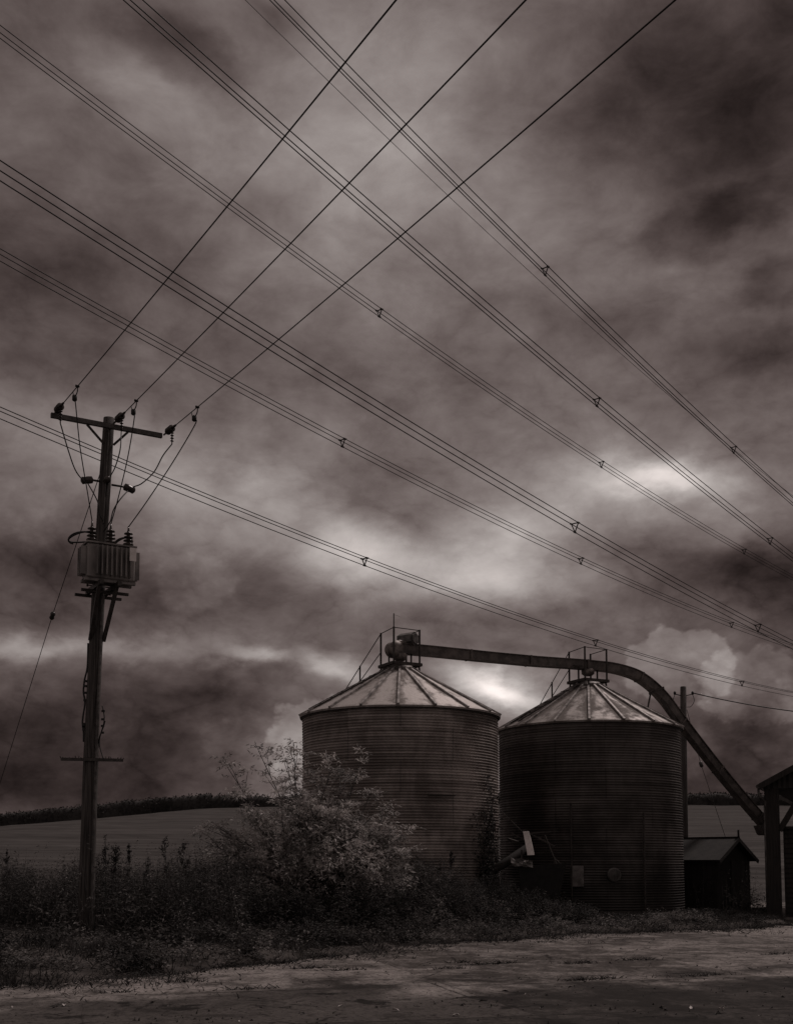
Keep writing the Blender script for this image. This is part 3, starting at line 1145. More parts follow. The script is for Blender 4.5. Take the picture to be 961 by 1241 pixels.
def sweep(path, w, h, zoff=0.0):
    vs, fs = [], []
    m = len(path)
    for i in range(m):
        t = (path[min(i + 1, m - 1)] - path[max(i - 1, 0)]).normalized()
        u = CS.cross(t).normalized()
        if u.z < 0:
            u = -u
        for a_, b_ in ((-w / 2, -h / 2), (w / 2, -h / 2), (w / 2, h / 2), (-w / 2, h / 2)):
            vs.append(path[i] + CS * a_ + u * (b_ + zoff))
    for i in range(m - 1):
        for k in range(4):
            j = (k + 1) % 4
            fs.append((i * 4 + k, i * 4 + j, i * 4 + 4 + j, i * 4 + 4 + k))
    fs += [(3, 2, 1, 0), tuple((m - 1) * 4 + k for k in range(4))]
    return vs, fs


fine = curve(cp, 5)
MB().add(*sweep(fine, .26, .25)).build('trough', M['conveyor'], conv)
MB().add(*sweep(fine, .34, .024, .137)).add(*sweep(fine, .32, .022, -.136)).build('trough_flange', M['conveyor'], conv)
mb = MB()
acc = 0
for i in range(1, len(fine)):
    acc += (fine[i] - fine[i - 1]).length
    if acc > 2.1:
        acc = 0
        t = (fine[i] - fine[i - 1]).normalized()
        u = CS.cross(t)
        mb.box(fine[i], (.37, .05, .31), (CS, t, u))
mb.build('trough_joint', M['conveyor'], conv)
# drive head
hd = cp[0]
dc = on_plane(CL, CDn, 478, 787)
MB().lathe(dc - CS * .17, [(.10, 0), (.235, .005), (.235, .02), (.22, .03), (.22, .31), (.235, .32), (.235, .335), (.10, .34)], 28, CS).build('drive_drum', M['drum'], conv, True)
mc = on_plane(CL, CDn, 494, 775) - Vector((0, 0, .0))
hexa = []
for k in range(6):
    t = math.pi / 3 * k + math.pi / 6
    hexa.append((.22 * math.cos(t), .20 * math.sin(t)))
face = CS
mb = MB()
ax_m = (CDn * .45 + CS * .9).normalized()
sx = ax_m.cross(ZZ).normalized()
poly = [mc - ax_m * .25 + sx * x + ZZ * y for x, y in hexa]
mb.prism(poly, ax_m * .5)
mb.prism([mc + ax_m * .24 + (sx * x + ZZ * y) * .8 for x, y in hexa], ax_m * .06)
mb.build('drive_motor', M['motor'], conv)
MB().box(on_plane(CL, CDn, 486, 779), (.30, .34, .10), (CS, CDn, ZZ), .02).build('motor_mount', M['drum'], conv)
for ctr, nm in ((CL, 1), (CR, 2)):
    zc = on_plane(CL, CDn, 486 if nm == 1 else 705, 787 if nm == 1 else 805.5).z
    MB().lathe((ctr.x, ctr.y, zc - .42), [(.12, .08), (.20, .14), (.21, .27), (.17, .30)], 20).build('outlet', M['drum'], conv, True)
    mb = MB()
    for sg in (-1, 1):
        q = Vector((ctr.x, ctr.y, 0)) + CDn * .36 * sg
        mb.bar(q + ZZ * 7.2, q + ZZ * (zc - .1), .05)
    mb.build('trough_leg', M['rail'], conv)
p = on_plane(CL, CDn, 693, 808) + CS * .22
MB().bar(p - CDn * .1, p + CDn * .22, .05, .04).build('outlet_handle', M['rail'], conv)
# bend support down to the roof
a_ = on_plane(CL, CDn, 787, 842)
rp = on_plane(CL, CDn, 781, 859)
mb = MB().bar(a_ - CDn * .15 + CS * .16, on_plane(CL, CDn, 800, 834) + CS * .16, .05, .07)
mb.bar(a_ + CS * .16 - CDn * .1, rp - ZZ * .28 + CS * .05, .05)
mb.bar(on_plane(CL, CDn, 782, 838) + CS * .16, on_plane(CL, CDn, 788, 836) + CS * .16, .07, .06)
mb.build('bend_support', M['rail'], conv)
a_ = on_plane(CL, CDn, 797, 848)
b_ = on_plane(CL, CDn, 822, 893)
mb = MB().bar(a_ + CS * .15, on_plane(CL, CDn, 812, 871) + CS * .15, .05, .09)
mb.bar(on_plane(CL, CDn, 811, 869) + CS * .15, b_ + CS * .1, .07, .11)
mb.box(on_plane(CL, CDn, 821, 899), (.22, .22, .28), (CS, CDn, ZZ), .05)
mb.build('side_strut', M['rail'], conv)
# boot at the lower end, standing on two legs
be = cp[-1]
mb = MB().box(be + CDn * .1 - ZZ * .10, (.42, .6, .55), (CS, CDn, ZZ), .04)
mb.bar(be - CDn * .35 - ZZ * .05, be - CDn * .20 - ZZ * .34, .3, .03, CDn)
mb.build('boot', M['conveyor'], conv)
for sg in (-1, 1):
    q = be + CS * .17 * sg + CDn * .2
    MB().bar(Vector((q.x, q.y, -.03)), q - ZZ * .3, .07).build('boot_leg', M['rail'], conv)

# ------------------------------------------------------------------ telegraph pole behind
TD = 44.0
tt, tb = at(827.5, 832, TD), at(829.5, 1080, TD)
tpole = empty('telegraph_pole', (tb.x, tb.y, float(terr(tb.x, tb.y)) - .05), 'plain dark wooden pole standing just right of the right silo', 'telegraph pole')
MB().tube([Vector((tb.x, tb.y, float(terr(tb.x, tb.y)) - .05)), tt.lerp(tb, .5), tt - ZZ * .02, tt], [.15, .13, .115, .09], 14).build('pole', M['wood'], tpole, True)
ti = tt - ZZ * .36
mb = MB()
for sg in (-1, 1):
    mb.bar(ti + Vector((sg * .1, -.05, 0)), ti + Vector((sg * .34, -.05, .06)), .03)
    mb.lathe(ti + Vector((sg * .34, -.05, .03)), [(.03, 0), (.05, .04), (.05, .1), (.02, .14)], 10)
    mb.tube(curve([ti + Vector((sg * .34, -.05, .05)), ti + Vector((sg * .40, -.05, -.2)), ti + Vector((sg * .26, -.08, -.42)), ti + Vector((sg * .1, -.1, -.45))], 6), .012, 5)
mb.build('wire_bracket', M['cable'], tpole)
S = ti + Vector((.36, -.05, .1))
E_ = at(961, 862, 43.0)
w = MB().tube([S + (E_ - S) * t + ZZ * (-.55 * t * (1 - t / 1.0) * .4) for t in np.linspace(0, 3.0, 24)], .022, 5).build('telephone_wire', M['cable'], None, True, S)
tag(w, 'thick dark wire leaving the pole beside the right silo to the right edge', 'wire')
sd = Vector((.93, -.36, 0)).normalized()
s0 = tt - ZZ * .9 + sd * .12
q1 = on_plane(s0, sd, 848, 923)
q2 = on_plane(s0, sd, 881, 1022)
dq = (q2 - q1).normalized()
q3 = q2 + dq * ((q2.z - .0) / -dq.z)
st2 = empty('stay_wire', q3, 'faint stay wire slanting behind the shed from the plain dark pole', 'stay wire')
MB().tube([s0, q1], .011, 5).build('wire', M['cable'], st2)
MB().tube([q1 + dq * .2, q3], .011, 5).build('wire', M['cable'], st2)
MB().lathe(q1, [(.03, 0), (.07, .03), (.07, .2), (.03, .23)], 10, dq).build('stay_insulator', M['insul'], st2, True)

# ------------------------------------------------------------------ shed
phi = R(48)
GA = Vector((math.cos(phi), math.sin(phi), 0))        # along the gable (right and away)
SA = Vector((-math.sin(phi), math.cos(phi), 0))       # along the ridge (left and away)
sc0 = at(868, 1040, 36.0)
sc0.z = 0
GW, SLn, EZ, RZ = 2.25, 3.2, 1.72, 2.30
shed = empty('wooden_shed', sc0 + GA * GW / 2 + SA * SLn / 2, 'small dark gabled shed between the right silo and the barn post', 'shed')
mid = GA * GW / 2
walls = MB()
for o_ in (Vector((0, 0, 0)), SA * SLn):
    s_in = .06 if o_.length == 0 else -.06
    walls.prism([sc0 + o_ + ZZ * -.05, sc0 + o_ + GA * GW + ZZ * -.05, sc0 + o_ + GA * GW + ZZ * EZ, sc0 + o_ + mid + ZZ * RZ, sc0 + o_ + ZZ * EZ], SA * s_in)
walls.box(sc0 + SA * SLn / 2 + GA * .03 + ZZ * (EZ / 2), (.06, SLn - .13, EZ - .02), (GA, SA, ZZ))
walls.box(sc0 + SA * SLn / 2 + GA * (GW - .03) + ZZ * (EZ / 2), (.06, SLn - .13, EZ - .02), (GA, SA, ZZ))
# weatherboards standing proud of the walls
for k in range(11):
    z = .10 + k * .148
    walls.box(sc0 + SA * SLn / 2 - GA * .012 + ZZ * z, (.02, SLn, .135), (GA, SA, (ZZ - GA * .08).normalized()))
    walls.box(sc0 + GA * GW / 2 - SA * .012 + ZZ * z, (GW, .02, .135), (GA, SA, (ZZ - SA * .08).normalized()))
walls.build('wall', M['shedwall'], shed)
MB().box(sc0 + GA * (GW * .55) - SA * .035 + ZZ * .85, (.72, .05, 1.6), (GA, SA, ZZ)).build('door', M['shedwall'], shed)
rfm = MB()
sl = (GA * (GW / 2) + ZZ * (RZ - EZ))
for sg in (-1, 1):
    rg = sc0 + mid + ZZ * (RZ + .05)
    d_ = (GA * sg * (GW / 2) - ZZ * (RZ - EZ)).normalized()
    n_ = (GA * sg * (RZ - EZ) + ZZ * (GW / 2)).normalized()
    Lr = sl.length + .28
    rfm.box(rg + d_ * (Lr / 2) + SA * (SLn / 2) + n_ * .012, (Lr, SLn + .4, .05), (d_, SA, n_))
rfm.bar(sc0 + mid + ZZ * (RZ + .09) - SA * .22, sc0 + mid + ZZ * (RZ + .09) + SA * (SLn + .2), .12, .05)
rfm.build('roof', M['shedroof'], shed)
mb = MB()
for sg in (-1, 1):
    d_ = (GA * sg * (GW / 2) - ZZ * (RZ - EZ)).normalized()
    mb.bar(sc0 + mid + ZZ * (RZ + .02) - SA * .215, sc0 + mid + ZZ * (RZ + .02) - SA * .215 + d_ * (sl.length + .27), .03, .12)
mb.build('barge_board', M['shedwall'], shed)
MB().bar(sc0 + mid + ZZ * (RZ + .05) - SA * .2, sc0 + mid + ZZ * (RZ + .32) - SA * .2, .05).build('finial', M['shedwall'], shed)

# ------------------------------------------------------------------ open barn at the right edge
BD = 34.0
bx = (931 - W / 2) / F * BD
barn = empty('open_barn', (bx + .2, BD + .2, 0), 'dark open sided barn end cut by the right edge, timber corner post', 'barn')
ez = zrow(955, BD)
BWd, BL_ = 8.4, 10.0
rise = 2.25
pw = .38
for x_, y_ in ((bx + pw / 2 - .02, BD + .2), (bx + BWd - pw / 2, BD + .2), (bx + pw / 2 - .02, BD + BL_), (bx + BWd - pw / 2, BD + BL_)):
    MB().box((x_, y_, ez / 2 - .03), (pw, pw, ez + .04), bev=.02).build('post', M['barnpost'], barn)
mb = MB()
for x_, s_ in ((bx + pw - .02, 1), (bx + BWd - pw, -1)):
    MB().bar((x_, BD + .2, ez - 1.25), (x_ + s_ * .72, BD + .2, ez - .06), .16, .16, (0, 1, 0)).build('knee_brace', M['barnpost'], barn)
# corrugated gable sheet above the tie beam
mb = MB()
xsn = np.arange(0, BWd + .001, .038)
vs, fs = [], []
for i, xx in enumerate(xsn):
    yv_ = BD + .0 + .012 * math.cos(i * math.pi / 2)
    zt_ = ez + .10 + rise * (1 - abs(xx - BWd / 2) / (BWd / 2))
    vs += [(bx + xx, yv_, ez - .02), (bx + xx, yv_, zt_)]
for i in range(len(xsn) - 1):
    fs.append((2 * i, 2 * i + 2, 2 * i + 3, 2 * i + 1))
mb.add(vs, fs)
mb.build('gable_sheet', M['barnsheet'], barn)
MB().box((bx + BWd / 2, BD + .2, ez + .05), (BWd + .1, .2, .16)).build('tie_beam', M['barnpost'], barn)
mb = MB()
for sg in (-1, 1):
    d_ = Vector((sg * BWd / 2, 0, -rise)).normalized()
    n_ = Vector((sg * rise, 0, BWd / 2)).normalized()
    rg = Vector((bx + BWd / 2, BD + BL_ / 2, ez + .18 + rise))
    Lr = math.hypot(BWd / 2, rise) + .14
    nx_ = int(BL_ / .05)
    vs, fs = [], []
    for i in range(nx_ + 1):
        yy = -BL_ / 2 - .25 + (BL_ + .5) * i / nx_
        hgt_ = .02 * math.cos(i * math.pi / 2)
        p0 = rg + Vector((0, yy, 0)) + n_ * hgt_
        vs += [p0, p0 + d_ * Lr, p0 + n_ * -.03, p0 + d_ * Lr - n_ * .03]
    for i in range(nx_):
        b = i * 4
        fs += [(b, b + 1, b + 5, b + 4), (b + 2, b + 6, b + 7, b + 3), (b + 1, b + 3, b + 7, b + 5)]
    fs += [(0, 2, 3, 1), (nx_ * 4, nx_ * 4 + 1, nx_ * 4 + 3, nx_ * 4 + 2)]
    mb.add(vs, fs)
mb.build('roof', M['barnsheet'], barn)
mb = MB()
for sg in (-1, 1):
    d_ = Vector((sg * BWd / 2, 0, -rise)).normalized()
    p0 = Vector((bx + BWd / 2, BD - .27, ez + .10 + rise))
    mb.bar(p0, p0 + d_ * (math.hypot(BWd / 2, rise) + .16), .04, .16)
mb.build('barge_board', M['barnpost'], barn)
mb = MB()
gxs, gz_ = bx - .17, ez + .04
mb.tube([(gxs, BD - .25, gz_), (gxs, BD + BL_ + .2, gz_)], .06, 8)
mb.build('gutter', M['arm'], barn)
mb = MB()
mb.tube(curve([(gxs, BD - .1, gz_ - .04), (gxs + .02, BD - .1, gz_ - .25), (gxs + .16, BD + .0, gz_ - .45), (bx - .02, BD + .05, gz_ - .6)], 6), .035, 8)
mb.tube([(bx - .02, BD + .05, gz_ - .6), (bx - .02, BD + .05, .0)], .035, 8)
mb.build('downpipe', M['arm'], barn, True)
wz = zrow(1004, BD + .3)
mb = MB()
nb = 18
for k in range(nb):
    z = wz * (k + .5) / nb
    mb.box((bx + BWd / 2 + .1, BD + .32, z), (BWd - .7, .05, wz / nb + .02), (Vector((1, 0, 0)), Vector((0, 1, 0)), Vector((0, .25, 1)).normalized()))
mb.bar((bx + .36, BD + .3, wz + .02), (bx + BWd - .4, BD + .3, wz + .02), .16, .07)
for x_ in (bx + .9, bx + 2.6, bx + 4.3, bx + 6):
    mb.box((x_, BD + .40, wz / 2), (.1, .08, wz))
mb.build('board_wall', M['shedwall'], barn)
w = MB().tube([at(950, 983, BD + 2), at(957, 1012, BD + 2)], .012, 5).build('hanging_rope', M['cable'], barn)

barn.rotation_euler.z = R(-24)

# ------------------------------------------------------------------ derelict auger between the silos
AD = 31.6
mroot = at(640, 1095, AD)
mroot.z = 0
aug = empty('derelict_auger', mroot, 'broken down grain auger half buried in weeds between the silos', 'auger')
MB().tube([at(585, 1062, AD - .2), at(612, 1046, AD), at(640, 1027, AD + .2)], .12, 14).build('auger_tube', M['shedwall'], aug, True)
hop = [at(628, 1050, AD - .3), at(686, 1046, AD - .1), at(676, 1096, AD - .2), at(634, 1098, AD - .3)]
mb = MB().prism(hop, Vector((.1, .9, 0)))
mb.build('hopper', simple('hopper_steel', .005, .018, .8, .2), aug)
for a0_, b0_, w_ in (((577, 988), (640, 1020), .045), ((606, 982), (637, 1012), .03), ((634, 1006), (672, 1026), .06), ((640, 1010), (667, 1008), .05), ((660, 1012), (676, 1052), .04), ((616, 1017), (628, 1021), .09), ((668, 1036), (684, 1052), .03), ((632, 1030), (630, 1100), .07), ((672, 1040), (668, 1100), .06)):
    MB().bar(at(a0_[0], a0_[1], AD + .05), at(b0_[0], b0_[1], AD - .12), w_, w_ * .7).build('frame_bar', M['rail'], aug)
q = [at(633.5, 1008, AD - .25), at(640.5, 1007.5, AD - .22), at(643, 1016, AD - .235), at(647.5, 1036, AD - .35), at(639, 1036.5, AD - .38), at(636, 1020, AD - .26)]
MB().prism(q, Vector((.004, .02, .003))).build('guard_plate', M['sheet'], aug)
# crumpled sheet
mb = MB()
vs = []
for i in range(7):
    for j in range(4):
        p = at(619 + i * 4.4, 1040 + j * 3.0, AD - .4) + Vector((0, random.uniform(-.06, .06), random.uniform(-.03, .03) - .02 * i * .4))
        vs.append(p)
fs = [(i * 4 + j, i * 4 + j + 1, i * 4 + j + 5, i * 4 + j + 4) for i in range(6) for j in range(3)]
mb.add(vs, fs)
mb.build('torn_sheet', simple('torn_sheet_steel', .06, .2, .7, .1, 9), aug)

# ------------------------------------------------------------------ vegetation
def plant_geo(base, hgt, nleaf, leafL, leafW, lean=.15, droop=.3, stemw=.012, spread=.18):
    """many upright weeds at once -> stems + leaves geometry (base Nx3, hgt N)"""
    n = len(base)
    tip = base + np.stack([rng.normal(size=n) * lean * hgt, rng.normal(size=n) * lean * hgt, hgt], -1)
    g1 = ribbons(base, tip, stemw, segs=2)
    idx = np.repeat(np.arange(n), nleaf)
    t = rng.random(len(idx)) ** .8 * .95 + .05
    P = base[idx] + (tip - base)[idx] * t[:, None]
    az = rng.random(len(idx)) * 2 * math.pi
    D = np.stack([np.cos(az), np.sin(az), rng.uniform(-droop, .7, len(idx))], -1)
    P = P + D * (rng.random(len(idx)) * spread * (1.1 - t))[:, None] * np.array([1, 1, .3])
    N = np.stack([rng.normal(size=len(idx)) * .5, rng.normal(size=len(idx)) * .5, np.ones(len(idx))], -1)
    s = rng.uniform(.6, 1.25, len(idx)) * (1.15 - .55 * t)
    g2 = leaves_geo(P, D, N, leafL * s, leafW * s)
    return [g1, g2]


def scatter(n, px_range, d_range, keep=None):
    """ground positions between photo columns and depths"""
    px = rng.uniform(px_range[0], px_range[1], n)
    d = rng.uniform(d_range[0], d_range[1], n)
    x = (px - W / 2) / F * d
    ok = d > y_edge(x) + .05
    px, d, x = px[ok], d[ok], x[ok]
    return px, np.stack([x, d, terr(x, d)], -1)


def clear_of_silos(P):
    ok = np.ones(len(P), bool)
    for c in (CL, CR):
        ok &= np.hypot(P[:, 0] - c.x, P[:, 1] - c.y) > 2.95
    return ok


# 1. verge grass: short blades, thickest along the edge of the yard
geos = []
px, P = scatter(150000, (-60, 970), (14, 37))
e = P[:, 1] - y_edge(P[:, 0])
ok = (e < 9) & clear_of_silos(P)
ok &= rng.random(len(P)) < np.clip(.35 + .5 * np.sin(P[:, 0] * 2.3) * np.sin(P[:, 1] * 1.7 + P[:, 0]), .15, 1)
P = P[ok]
n = len(P)
h = rng.uniform(.06, .24, n) * (1 + .5 * np.sin(P[:, 0] * 1.1 + P[:, 1] * 2.1))
tip = P + np.stack([rng.normal(size=n) * .08, rng.normal(size=n) * .08, h], -1)
geos.append(ribbons(P, tip, rng.uniform(.010, .022, n), np.stack([rng.normal(size=n) * .07, rng.normal(size=n) * .07, -h * .25], -1), 2))
vg, fg = merge(geos)
tag(np_mesh('verge_grass', vg, fg, 3, M['grass']), 'rough short grass covering the verge along the yard edge', 'grass', kind='stuff')

n = 5200
xe = rng.uniform(-7, 10.5, n)
pull = rng.gamma(1.2, .32, n) * (.4 + .9 * (np.sin(xe * 1.7 + 2) > .1))
P = np.stack([xe, y_edge(xe) - pull + .1, np.zeros(n)], -1)
P[:, 0] += pull * .5
P += rng.normal(size=P.shape) * np.array([.06, .06, 0])
h = rng.uniform(.02, .12, n)
tip = P + np.stack([rng.normal(size=n) * .06, rng.normal(size=n) * .06, h], -1)
geos = [ribbons(P, tip, rng.uniform(.008, .02, n), np.stack([rng.normal(size=n) * .05, rng.normal(size=n) * .05, -h * .2], -1), 2)]
vg, fg = merge(geos)
tag(np_mesh('fringe_grass', vg, fg, 3, M['leafdark']), 'ragged dark grass tufts creeping over the concrete edge', 'grass', kind='stuff')

# 2. low broad leaved ground cover beside the yard
geos = []
px, P = scatter(9000, (-40, 860), (14, 30))
e = P[:, 1] - y_edge(P[:, 0])
dens = np.clip(.5 + .6 * np.sin(P[:, 0] * 1.7 + 1) * np.sin(P[:, 1] * 2.2), .1, 1) * np.where((px > 480), 1.0, .55)
ok = (e < np.where(px > 480, 3.0, 6.5)) & (rng.random(len(P)) < dens) & clear_of_silos(P)
P = P[ok]
geos += plant_geo(P, rng.uniform(.08, .32, len(P)) * (1 + .5 * np.sin(P[:, 0] * 2.7) * np.sin(P[:, 1] * 3.1)), 12, .085, .042, .35, .3, .006, .14)
vg, fg = merge(geos)
tag(np_mesh('ground_cover_leaves', vg, fg, 3, M['leafmid']), 'low leafy weeds between the yard and the silos', 'weeds', kind='stuff')

# 3. tall undergrowth (nettles and dead stems)
geos = []


def top_row(px):
    return np.interp(px, [-80, 0, 30, 60, 100, 130, 170, 215, 250, 300, 380, 470, 500, 540, 565, 590, 620, 690, 720, 830, 860, 960],
                     [1035, 1040, 1036, 1052, 1045, 1034, 1046, 1032, 1030, 1030, 1040, 1060, 1056, 1050, 1066, 1072, 1084, 1088, 1100, 1106, 1104, 1075])


for nn, pr, dr, hf in ((2300, (-90, 300), (21.5, 30.5), 1.14), (650, (250, 520), (23.5, 29.5), .9), (800, (465, 605), (25.5, 31), 1.3), (760, (560, 720), (27.5, 32.3), 1.3), (160, (700, 840), (28.3, 32.4), .8), (120, (820, 925), (29.5, 35), .55)):
    px, P = scatter(nn, pr, dr)
    ok = clear_of_silos(P)
    px, P = px[ok], P[ok]
    zt = EYE + (1045 - top_row(px)) / F * P[:, 1]
    h = np.clip((zt - P[:, 2]) * hf * rng.uniform(.45, 1.0, len(P)) ** .7, .15, 2.2)
    e = P[:, 1] - y_edge(P[:, 0])
    h *= sstep(e, .1, 4.5 if pr[1] < 530 else 2.6) * .8 + .2
    front = (px > 90) & (px < 121) & (P[:, 1] < 22.6)
    px, P, h, e = px[~front], P[~front], h[~front], e[~front]
    cl = .5 + .3 * np.sin(P[:, 0] * 2.3 + P[:, 1] * .9) + .25 * np.sin(P[:, 0] * 4.9 - P[:, 1] * 1.7 + 2)
    h *= .55 + .5 * np.clip(cl, 0, 1)
    geos += plant_geo(P, h, 34, .085, .034, .12, .6, .009, .22)
px, P = scatter(5000, (-60, 500), (14.5, 25))
cl = np.sin(P[:, 0] * 1.9 + 1.3) * np.sin(P[:, 1] * 1.4 + P[:, 0] * .6) + .5 * np.sin(P[:, 0] * 4.1 - P[:, 1] * 2.7)
e = P[:, 1] - y_edge(P[:, 0])
ok = (cl > .35) & (e < 7) & (e > .25) & ~((px > 90) & (px < 121) & (P[:, 1] < 22.6))
P = P[ok]
geos += plant_geo(P, rng.uniform(.10, .42, len(P)), 16, .10, .045, .35, .7, .008, .2)
vg, fg = merge(geos)
tag(np_mesh('undergrowth_leaves', vg, fg, 3, M['leafdark']), 'dark tangle of nettles and brambles along the verge', 'undergrowth', kind='stuff')
geos = []
for nn, pr, dr, lo, hi in ((420, (-90, 300), (21.0, 28.0), .3, 1.25), (260, (455, 600), (24.5, 29), .25, .95), (300, (555, 720), (26.5, 31.5), .3, .95)):
    px, P = scatter(nn, pr, dr)
    ok = clear_of_silos(P)
    px, P = px[ok], P[ok]
    zt = EYE + (1045 - top_row(px)) / F * P[:, 1]
    h = np.clip((zt - P[:, 2]) * rng.uniform(lo, hi, len(P)), .15, 2.0)
    h *= sstep(P[:, 1] - y_edge(P[:, 0]), .3, 3.5) * .8 + .2
    front = (px > 90) & (px < 121) & (P[:, 1] < 22.6)
    P, h = P[~front], h[~front]
    geos += plant_geo(P, h, 30, .10, .032, .22, .8, .010, .20)
vg, fg = merge(geos)
tag(np_mesh('nettle_leaves', vg, fg, 3, M['leafmid']), 'lighter nettles and brambles mixed into the dark undergrowth', 'nettles', kind='stuff')
geos = []
px, P = scatter(1000, (-90, 300), (21.5, 30))
zt = EYE + (1045 - top_row(px)) / F * P[:, 1]
h = np.clip((zt - P[:, 2]) * rng.uniform(.6, 1.2, len(P)), .2, 2.3)
e = P[:, 1] - y_edge(P[:, 0])
h *= sstep(e, 1, 5.5) * .85 + .15
n = len(P)
tip = P + np.stack([rng.normal(size=n) * .14, rng.normal(size=n) * .14, h], -1)
geos.append(ribbons(P, tip, rng.uniform(.010, .02, n), np.stack([rng.normal(size=n) * .12, rng.normal(size=n) * .12, -h * .05], -1), 3))
px2, P2 = scatter(260, (840, 945), (36.0, 41))
h2 = rng.uniform(.5, 1.7, len(P2))
tip2 = P2 + np.stack([rng.normal(size=len(P2)) * .12, rng.normal(size=len(P2)) * .12, h2], -1)
geos.append(ribbons(P2, tip2, .02, None, 2))
geos += plant_geo(P2, h2 * .8, 10, .12, .05)
vg, fg = merge(geos)
tag(np_mesh('dead_stems_grass', vg, fg, 3, M['weed']), 'thin dead grass stems standing in the undergrowth', 'dead grass', kind='stuff')


# 4. seed stalks one can tell apart
def stalk(px, py_top, depth, label, wide=.12, lean=0.0):
    x = (px - W / 2) / F * depth
    b = Vector((x, depth, float(terr(x, depth))))
    top = at(px + lean, py_top, depth)
    root = empty('dock_stalk', b, label, 'weed', 'tall seed stalks in the verge')
    pts = curve([b, b.lerp(top, .5) + Vector((.03, .02, 0)), top], 5)
    MB().tube(pts, list(np.linspace(.012, .004, len(pts))), 5).build('stem', M['weed'], root)
    bb, tt_ = np.array(b), np.array(top)
    P, D = [], []
    for k in range(14):
        t0 = min(.97, .30 + .66 * random.random() ** .8)
        a0 = random.uniform(0, 6.28)
        ln = wide * (1.45 - t0) * random.uniform(.5, 1.5)
        e_ = np.array([math.cos(a0) * .7, math.sin(a0) * .7, random.uniform(.7, 1.5)])
        e_ = e_ / np.linalg.norm(e_) * ln * 1.3
        q0 = bb + (tt_ - bb) * t0
        MB().tube([q0, q0 + e_ * .5, q0 + e_], [.005, .004, .002], 4)
        for j in range(26):
            P.append(q0 + e_ * random.random() ** .7 + rng.normal(size=3) * .012)
            D.append(rng.normal(size=3) + e_ / ln * .8)
    for j in range(70):
        P.append(bb + (tt_ - bb) * (.72 + .28 * random.random()) + rng.normal(size=3) * .015)
        D.append(rng.normal(size=3) + np.array([0, 0, 1.0]))
    for j in range(60):
        P.append(bb + (tt_ - bb) * random.uniform(.05, .5) + rng.normal(size=3) * .03)
        D.append(rng.normal(size=3) * 1.0 + np.array([0, 0, .2]))
    n = len(P)
    sz = np.concatenate([np.full(n - 60, 1.0), np.full(60, 2.6)])
    Vg, Fg = leaves_geo(np.array(P), np.array(D), rand_unit(n), rng.uniform(.025, .055, n) * sz, rng.uniform(.014, .03, n) * sz)
    np_mesh('foliage', Vg, Fg, 3, M['leafdark'], root)  # seed heads and lower leaves of the stalk in one mesh


for a_ in ((128, 1013, 23.5, 'tallest dark seed stalk, close against the right of the wooden pole', .22, 0),
           (138, 1024, 23.9, 'shorter seed stalk second to the right of the wooden pole', .16, 3),
           (9, 1030, 25, 'seed stalk in front of the field near the left edge', .15, 0),
           (157, 1022, 26, 'bare thin stalk standing against the field right of the pole', .07, 0),
           (172, 1040, 24, 'leaning seed stalk bending right over the undergrowth', .12, 8),
           (205, 1016, 26, 'dark seed stalk left of the pale shrub, leaning left', .2, -6),
           (222, 1022, 25, 'bushy seed stalk just left of the pale shrub', .24, 0),
           (546, 1033, 28, 'lone tall seed stalk in front of the left silo wall', .18, 0),
           (531, 1052, 27.8, 'short seed stalk left of the lone tall one by the silo', .2, 0)):
    stalk(*a_)


